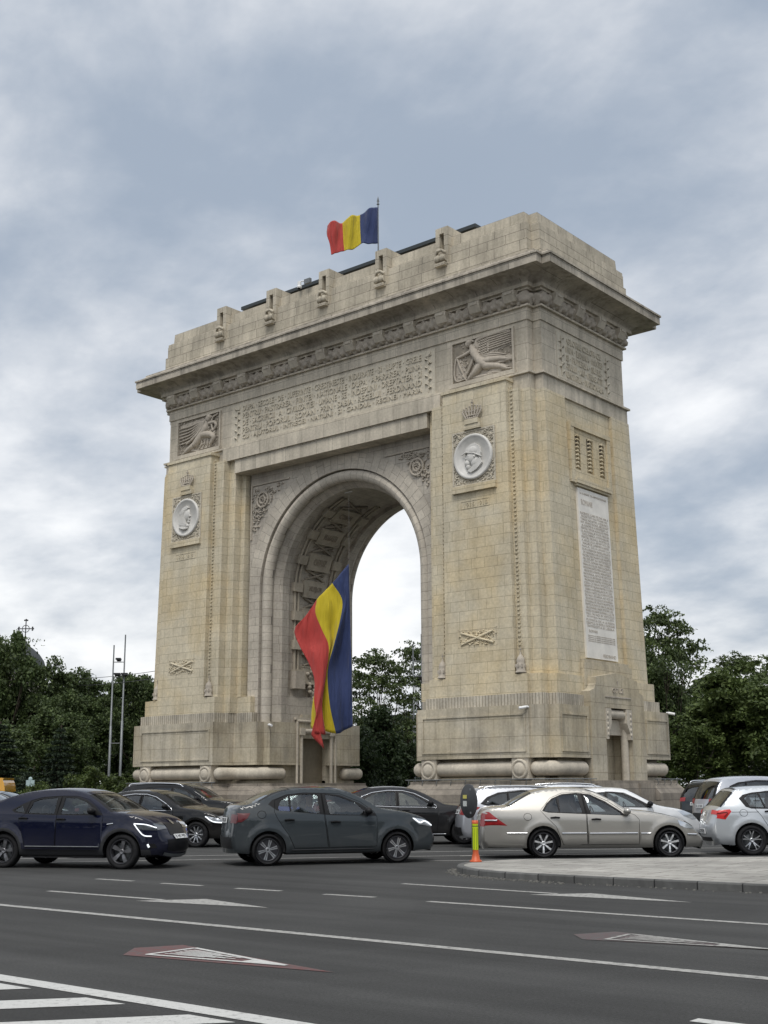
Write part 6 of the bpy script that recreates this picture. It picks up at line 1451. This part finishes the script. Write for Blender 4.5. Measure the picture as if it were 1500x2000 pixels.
def flag_mesh(name, G, D, base, sc, zsc, parent, ripple=.04):
    """G: rows of (across, down) in plan units; D: depth of each; a bicubic sheet through them"""
    nu, nv = 8, 8; rows = [catmull([(a, b_, d) for (a, b_), d in zip(r_, dr)], nu) for r_, dr in zip(G, D)]
    cols = [catmull([rows[i][j] for i in range(len(rows))], nv) for j in range(len(rows[0]))]
    NU, NV = len(cols), len(cols[0]); m = MB(); vs = []
    for j in range(NU):
        for i in range(NV):
            a, b_, d = cols[j][i]; u = j/(NU-1)
            d += ripple*math.sin(u*23+i*.05)*min(1, u*3)+ripple*.6*math.sin(u*41-i*.21+1)
            vs.append(tuple(base+_R*(a*sc)-FD*d+Vector((0, 0, -b_*zsc))))
    per = (NU-1)/3
    for band in range(3):
        fs = [(j*NV+i, j*NV+i+1, (j+1)*NV+i+1, (j+1)*NV+i) for j in range(NU-1) for i in range(NV-1) if int(j//per) == band]
        m.add(vs, fs, band, None, True) if band == 0 else m.add([], [], band)
        if band: m.f += fs; m.m += [band]*len(fs); m.sm += [True]*len(fs); m.uv += [None]*len(fs)
    o = m.build(name, F_MATS, parent)
    so_ = o.modifiers.new('thick', 'SOLIDIFY'); so_.thickness = .012; so_.offset = 0
    return o
fl = empty('hanging_flag', (0, -2.4, 0)); tag(fl, 'very large blue yellow and red flag hanging on a rope inside the archway', 'flag', 'tricolour flags')
G = [[(684, 1100), (668, 1120), (652, 1140), (637, 1156), (622, 1173), (600, 1205), (580, 1226)],
     [(686, 1155), (680, 1163), (671, 1173), (648, 1190), (620, 1200), (600, 1226), (579, 1240)],
     [(687, 1205), (678, 1208), (668, 1212), (651, 1226), (633, 1234), (612, 1258), (590, 1266)],
     [(688, 1260), (673, 1261), (656, 1263), (651, 1266), (646, 1268), (626, 1285), (606, 1296)],
     [(690, 1310), (668, 1311), (644, 1313), (626, 1326), (641, 1322), (632, 1332), (619, 1332)],
     [(691, 1365), (671, 1371), (648, 1377), (614, 1378), (634, 1380), (626, 1386), (620, 1382)],
     [(692, 1420), (676, 1427), (660, 1434), (611, 1422), (641, 1436), (614, 1436), (639, 1464)]]
D = [[0, .1, .1, .15, .15, .1, .05], [0, .15, .05, .25, .2, .1, 0], [0, .1, .25, .1, .3, .1, .2], [0, -.1, .3, .0, .4, .45, .3], [0, -.15, .2, -.1, .45, .6, .5], [0, .1, .25, -.2, .5, .7, .6], [0, -.1, .2, -.2, .5, .6, .65]]
G = [[(a-684, b_-1100) for a, b_ in r_] for r_ in G]
flag_mesh('flag_cloth', G, D, Vector((0, 0, 12.37)), .0253, .0249, fl)
m = MB(); m.tube([(0, 0, 16.0), (.02, 0, 12.4), (.16, .13, 4.3)], .006, 6); m.tube([(-.25, 0, 16.02), (.25, 0, 16.02)], .03, 6); m.build('rope', plain('pale_rope', (.35, .34, .32), .8), fl)
tf = empty('roof_flag', (0, 0, 0)); tag(tf, 'blue yellow and red flag flying from the pole on top of the arch', 'flag', 'tricolour flags')
G = [[(741, 400), (724, 407), (706, 414), (689, 421), (672, 430), (656, 433), (643, 437)], [(741.5, 424), (725, 430), (706, 436), (689, 444), (673, 450), (657, 455), (642, 456)],
     [(742, 447), (725, 453), (707, 456), (690, 466), (674, 470), (658, 476), (648, 477)], [(742, 470), (725, 474), (708, 474), (692, 484), (676, 488), (662, 493), (651, 498)]]
D = [[0, .35, -.1, .4, .0, .5, .2], [0, .3, .0, .35, .1, .45, .3], [0, .2, .1, .25, .2, .35, .4], [0, .2, .2, .15, .3, .3, .5]]
G = [[(a-741, b_-400) for a, b_ in r_] for r_ in G]
flag_mesh('flag_cloth', G, D, Vector((0, 0, 32.47)), .0281, .0302, tf, .05)
fp = empty('flagpole', (0, 0, 28.2)); tag(fp, 'slim steel flagpole with pointed tip on the roof of the arch', 'flagpole')
m = MB(); m.tube([(0, 0, 0), (0, 0, 4.45)], [.045, .03], 8); m.build('pole', M_STEEL, fp)
m = MB(); m.lathe([(.03, 0), (.09, .04), (.03, .1), (.07, .2), (.0, .55)], (0, 0, 4.42), V3(1, 0, 0), V3(0, 1, 0), V3(0, 0, 1), 8); m.build('finial', M_STEEL, fp)

# ------------------------------------------------------------------ masts, signs, small things
def mast(lat, d, gap, z1, z2, lamps, label, grp='twin floodlight masts'):
    rt = empty('lighting_mast', ground(lat, d), CY); tag(rt, label, 'light mast', grp)
    for x, zt in ((-gap/2, z1), (gap/2, z2)):
        m = MB(); m.tube([(x, 0, 0), (x, 0, zt*.5), (x, 0, zt*.5+.01), (x, 0, zt)], [.10, .095, .07, .05], 10); m.build('mast_pole', M_STEEL, rt)
    m = MB()
    for z in (11.0*z2/13.1, 9.85*z2/13.1, 4.9, 2.2): m.tube([(-gap/2-.05, 0, z), (gap/2+.05, 0, z)], .035, 6)
    m.build('cross_bar', M_STEEL, rt)
    for x, z, s in lamps:
        m = MB(); m.loft([[(x-.17*s, -.1, z), (x+.17*s, -.1, z), (x+.17*s, .1, z), (x-.17*s, .1, z)], [(x-.24*s, -.3, z+.16), (x+.24*s, -.3, z+.16), (x+.22*s, .16, z+.22), (x-.22*s, .16, z+.22)]]); m.box(x-.26*s, x+.26*s, -.33, -.29, z+.1, z+.24)
        m.build('floodlight', M_DARKM, rt)
mast(-20.45, 95, .85, 12.35, 13.15, [(-.05, 9.95, 1), (.5, 9.95, 1), (0, 11.1, .8)], 'pair of tall grey poles with floodlights left of the arch')
mast(2.55, 97, .66, 12.4, 13.3, [(-.05, 9.7, 1), (.25, 9.7, .9)], 'slim pair of grey poles seen through the archway')
# church behind the left trees
S_CH = plain('church_plaster', (.33, .31, .27), .8, var=.1); M_DOME = plain('dome_copper', (.045, .05, .05), .6, .3, var=.2)
ch = empty('church', ground(-53.2, 182), CY); tag(ch, 'dark domed church with a lace-like iron cross behind the left trees', 'church')
X, Y_, Z = V3(1, 0, 0), V3(0, 1, 0), V3(0, 0, 1)
m = MB(); m.box(-7, 9, -6, 6, 0, 12); m.lathe([(3.1, 12), (3.1, 17.6), (3.4, 17.8), (3.4, 18.0)], (0, 0, 0), X, Y_, Z, 24); m.build('walls', S_CH, ch)
m = MB(); m.lathe([(3.3, 18.0), (3.25, 18.9), (2.9, 20.0), (2.2, 21.0), (1.2, 21.9), (.5, 22.3), (.3, 22.9), (.12, 23.0)], (0, 0, 0), X, Y_, Z, 28); m.build('dome', M_DOME, ch)
def ornate_cross(mb, cx, cz, s):
    mb.tube([(cx, 0, cz-1.6*s), (cx, 0, cz+s)], .045*s+.02, 6); mb.tube([(cx-s*.8, 0, cz), (cx+s*.8, 0, cz)], .045*s+.02, 6)
    for a, b_ in ((0, 1), (.8, 0), (-.8, 0)):
        for q in (-1, 1): mb.ell((cx+a*s+(.16*s*q if b_ else 0), 0, cz+b_*s+(0 if b_ else .16*s*q)), .09*s+.02, .06, .09*s+.02, n=6, m=4)
        mb.ell((cx+a*s*1.12, 0, cz+b_*s*1.08), .09*s+.02, .06, .09*s+.02, n=6, m=4)
    mb.tube([(cx+s*.42*math.cos(a), 0, cz+s*.42*math.sin(a)) for a in np.linspace(0, 6.283, 17)[:-1]], .03*s+.015, 5, closed=True)
m = MB(); ornate_cross(m, 0, 24.8, 1.25); m.build('cross', M_DARKM, ch)
m = MB(); m.lathe([(1.0, 9), (1.0, 14.5), (1.1, 14.6), (.9, 15.3), (.3, 16), (.06, 16.3)], (8.2, 0, 0), X, Y_, Z, 14); ornate_cross(m, 8.2, 17.9, .8); m.build('turret', M_DOME, ch)
# pale office block glimpsed through the arch
ob = empty('office_block', ground(6.2, 150), CY); tag(ob, 'pale office block glimpsed beside the right pier through the archway', 'building')
m = MB(); m.box(-6, 3, -4, 4, 0, 9.5); m.build('wall', plain('office_wall', (.36, .36, .35), .7, var=.06), ob)
for f_ in range(3):
    for k in range(6):
        m = MB(); x = -5.4+k*1.4; m.box(x, x+.95, -4.06, -3.9, 1.2+f_*2.9, 2.9+f_*2.9); m.build('window', M_TINT, ob)
m = MB(); m.box(-6.2, 3.2, -4.3, 4.2, 9.5, 9.8); m.build('roof', M_ROOF, ob)
# sign, marker post
ps = Vector((25.85, -27.75, .118))-_R*.115; mk = empty('marker_post', ps); tag(mk, 'lime yellow marker post with orange foot on the tip of the traffic island', 'marker post')
M_LIME = NB('lime_reflective').set(Base_Color=(.50, .62, .01), Roughness=.35).m; M_ORANGE = plain('orange_plastic', (.50, .085, .02), .45, var=.15)
m = MB(); m.lathe([(.115, 0), (.115, .025), (.08, .04), (.068, .12), (.055, .15), (.055, .22)], (0, 0, 0), X, Y_, Z, 20); m.build('orange_base', M_ORANGE, mk); m = MB(); m.lathe([(.062, .70), (.062, .76), (.0, .765)], (0, 0, 0), X, Y_, Z, 20); m.build('orange_cap', M_ORANGE, mk)
m = MB(); m.lathe([(.057, .22), (.057, .70)], (0, 0, 0), X, Y_, Z, 20); m.build('lime_sleeve', M_LIME, mk)
m = MB()
for k in range(10):
    a = k*math.pi/5; m.tube([(.058*math.cos(a), .058*math.sin(a), .23), (.058*math.cos(a), .058*math.sin(a), .62)], .005, 4)
m.lathe([(.0605, .645), (.0605, .665)], (0, 0, 0), X, Y_, Z, 20); m.build('dark_stripes', plain('green_stripe', (.12, .16, .02), .5), mk)
sg = empty('road_sign', ps+FD*.14-_R*.035); tag(sg, 'round road sign seen from behind on a thin pole above the lime marker post', 'road sign')
m = MB(); m.tube([(0, 0, 0), (0, 0, 1.42)], .026, 10); m.build('pole', M_STEEL, sg)
nrm_ = (_R*.90+FD*.44).normalized(); side_ = nrm_.cross(Z).normalized(); cs = Vector((0, 0, 1.12))+nrm_*.05-_R*.12+FD*.05
m = MB(); m.lathe([(0, 0), (.31, 0), (.325, .012), (.325, .022), (0, .022)], cs, side_, Z, nrm_, 36); m.build('disc_back', plain('sign_back_grey', (.05, .052, .055), .55, .3, var=.15), sg)
m = MB(); m.lathe([(0, 0), (.31, 0)], cs+nrm_*.024, side_, Z, nrm_, 36); m.build('disc_face', plain('sign_blue', (.02, .08, .4), .4), sg)
m = MB()
for z in (.9, 1.34): m.box(-.035, .035, -.04, .04, z-.02, z+.02)
m.build('clamp', M_STEEL, sg)
for z, h, c_ in ((1.20, .035, (.55, .5, .12)), (1.07, .05, (.5, .52, .5))):
    m = MB(); m.ext((cs-nrm_*.004-Vector((0, 0, 1.12-z))+side_*.12*(1 if (side_.dot(_R) < 0) else -1), side_, Z, side_.cross(Z)), [(-.07, -h), (.07, -h), (.07, h), (-.07, h)], -.003, .003); m.build('sticker', plain('sticker_%d' % int(z*100), c_, .6), sg, recalc=True)
# security cameras on the stone
def cctv(x, y, z, dx, dy, label):
    rt = empty('security_camera', (x, y, z-.1)); tag(rt, label, 'camera', 'white security cameras on the arch'); d = Vector((dx, dy, -.15)).normalized()
    m = MB(); m.tube([(0, 0, 0), tuple(d*.30)], .06, 10); m.build('camera_body', M_WHITE, rt)
    m = MB(); m.tube([(0, 0, .02), (-dx*.12, -dy*.12, .0)], .04, 8); m.build('bracket', M_WHITE, rt)
cctv(12.15, -5.32, 4.75, -.6, -.7, 'white security camera on the corner of the right pedestal'); cctv(-4.32, -3.5, 4.7, .8, -.3, 'white security camera beside the doorway of the left pedestal'); cctv(13.35, 4.6, 4.86, .7, .2, 'white security camera at the far corner of the right pedestal')
rt = empty('dome_camera', (-1.9, -4.15, 27.0)); tag(rt, 'white dome camera with grey box on the parapet between two merlons', 'camera')
m = MB(); m.tube([(0, 0, .3), (0, 0, .05)], .1, 10); m.ell((0, 0, .02), .13, .13, .13); m.tube([(0, 0, .3), (.5, .1, .3)], .03, 6); m.build('camera_body', M_WHITE, rt); m = MB(); m.ell((0, -.01, -.03), .1, .1, .1); m.build('camera_lens', M_BLACK, rt); m = MB(); m.box(.4, .8, -.08, .08, .05, .3); m.build('control_box', M_STEEL, rt)
# signal beside the right pier, bollard, little park sign, wires
tl_ = empty('traffic_signal', ground(1.75, 58.5), CY); tag(tl_, 'dark traffic signal beside the right pier, in front of the plinth', 'traffic signal'); m = MB(); m.tube([(0, 0, 0), (0, 0, 2.5)], .05, 8); m.build('pole', M_STEEL, tl_)
m = MB(); m.box(-.14, .14, -.12, .12, 1.75, 2.3); m.build('signal_housing', M_BLACK, tl_); m = MB(); m.lathe([(.11, 0), (.11, .02), (0, .025)], (0, -.125, 2.08), X, Z, V3(0, -1, 0), 18); m.build('lens', M_STEEL, tl_)
bl = empty('stone_bollard', ground(13.2, 53.3), CY); tag(bl, 'short square stone bollard in front of the right foot of the arch', 'bollard'); m = MB(); m.box(-.27, .27, -.2, .2, 0, .75); m.loft([[(a, b_, .75) for a, b_ in ((-.27, -.2), (.27, -.2), (.27, .2), (-.27, .2))], [(a, b_, .84) for a, b_ in ((-.2, -.14), (.2, -.14), (.2, .14), (-.2, .14))]]); m.build('stone_block', S_PED, bl)
pk = empty('park_sign', ground(-16.9, 60), CY); tag(pk, 'small white park sign on a thin post left of the pale round shrub', 'sign'); m = MB(); m.tube([(0, 0, 0), (0, 0, 1.9)], .025, 6); m.build('post', M_STEEL, pk); m = MB(); m.box(-.2, .2, -.02, .02, 1.65, 1.95); m.ell((0, 0, 2.0), .1, .03, .1); m.build('sign_board', plain('pale_blue_board', (.35, .45, .45), .5), pk)
for k, (a, c_) in enumerate((((-48, 150, 15.6), (-15, 84, 9.4)), ((-48, 150, 14.8), (-15, 84, 8.9)))):
    p, q = ground(a[0], a[1], a[2]), ground(*c_); m = MB(); m.tube([p.lerp(q, t)-Vector((0, 0, 3.2*t*(1-t))) for t in np.linspace(0, 1, 14)], .02, 4); tag(m.build('overhead_wire', M_DARKM), ('upper' if not k else 'lower')+' thin dark overhead wire between the left trees and the arch', 'wire', 'overhead wires')

# ------------------------------------------------------------------ people in the cars
def seated_person(car, seat, shirt, skin, hair, label, arm='wheel'):
    pts = {'hip': (0, 0, .0, .15), 'waist': (-.05, 0, .2, .135), 'chest': (-.10, 0, .42, .16), 'neck': (-.10, 0, .60, .058), 'chin': (-.07, 0, .68, .075), 'head': (-.09, 0, .78, .105), 'crown': (-.10, 0, .87, .07)}
    edges = [('hip', 'waist'), ('waist', 'chest'), ('chest', 'neck'), ('neck', 'chin'), ('chin', 'head'), ('head', 'crown')]
    for s, n in ((1, 'l'), (-1, 'r')):
        pts['sh'+n] = (-.10, .19*s, .50, .065); pts['el'+n] = (.10, .27*s, .26, .045); pts['wr'+n] = (.34, .17*s, .36, .03); pts['ha'+n] = (.42, .14*s, .38, .036)
        pts['kn'+n] = (.42, .13*s, .08, .075); pts['an'+n] = (.72, .12*s, -.28, .045); pts['fo'+n] = (.88, .12*s, -.30, .04)
        edges += [('chest', 'sh'+n), ('sh'+n, 'el'+n), ('el'+n, 'wr'+n), ('wr'+n, 'ha'+n), ('hip', 'kn'+n), ('kn'+n, 'an'+n), ('an'+n, 'fo'+n)]
    ks = list(pts); me = bpy.data.meshes.new('person'); me.from_pydata([pts[k][:3] for k in ks], [(ks.index(a), ks.index(b_)) for a, b_ in edges], [])
    o = bpy.data.objects.new('person', me); COL.objects.link(o); md = o.modifiers.new('skin', 'SKIN')
    for i, k in enumerate(ks): me.skin_vertices[0].data[i].radius = (pts[k][3],)*2; me.skin_vertices[0].data[i].use_root = (i == 0)
    o.modifiers.new('sub', 'SUBSURF').levels = 1
    dg = bpy.context.evaluated_depsgraph_get(); me2 = bpy.data.meshes.new_from_object(o.evaluated_get(dg)); o.modifiers.clear(); o.data = me2
    me2.materials.clear(); me2.materials.append(skin); me2.materials.append(shirt); me2.materials.append(M_INT)
    for p in me2.polygons:
        c = p.center; p.use_smooth = True; p.material_index = 1 if (.08 < c.z < .56 and c.x < .16) else (2 if c.z <= .08 or (c.x > .2 and c.z < .2) else 0)
    m = MB(); m.ell((-.115, 0, .83), .105, .095, .085); ho = m.build('hair', hair, o)
    h = car.rotation_euler[2]; s = car.scale[0]; x, y = seat
    o.location = (car.location.x+s*(x*math.cos(h)-y*math.sin(h)), car.location.y+s*(x*math.sin(h)+y*math.cos(h)), .56*s); o.rotation_euler = (0, 0, h)
    tag(o, label, 'person', 'people in the cars')
SK = plain('skin', (.42, .25, .17), .6); HD = plain('dark_hair', (.02, .016, .013), .7)
cars = [o for o in bpy.data.objects if o.get('category') == 'car']
def find(t): return [c for c in cars if t in c['label']][0]
seated_person(find('dark blue crossover'), (.02, .37), plain('sand_shirt', (.42, .34, .22), .8), SK, HD, 'person in a sand shirt driving the dark blue crossover')
seated_person(find('slate grey saloon'), (-.12, .37), plain('blue_shirt', (.04, .07, .22), .8), SK, HD, 'person in a blue shirt driving the slate grey saloon')
seated_person(find('pale beige-silver'), (-.55, .37), plain('pale_shirt', (.5, .5, .5), .8), SK, HD, 'person in a pale shirt driving the beige-silver saloon')
seated_person(find('charcoal black'), (-.35, .37), plain('black_shirt', (.03, .03, .035), .8), SK, HD, 'person in dark clothes driving the charcoal saloon')
# headlamp of an unseen gap filled by the far ranks of cars
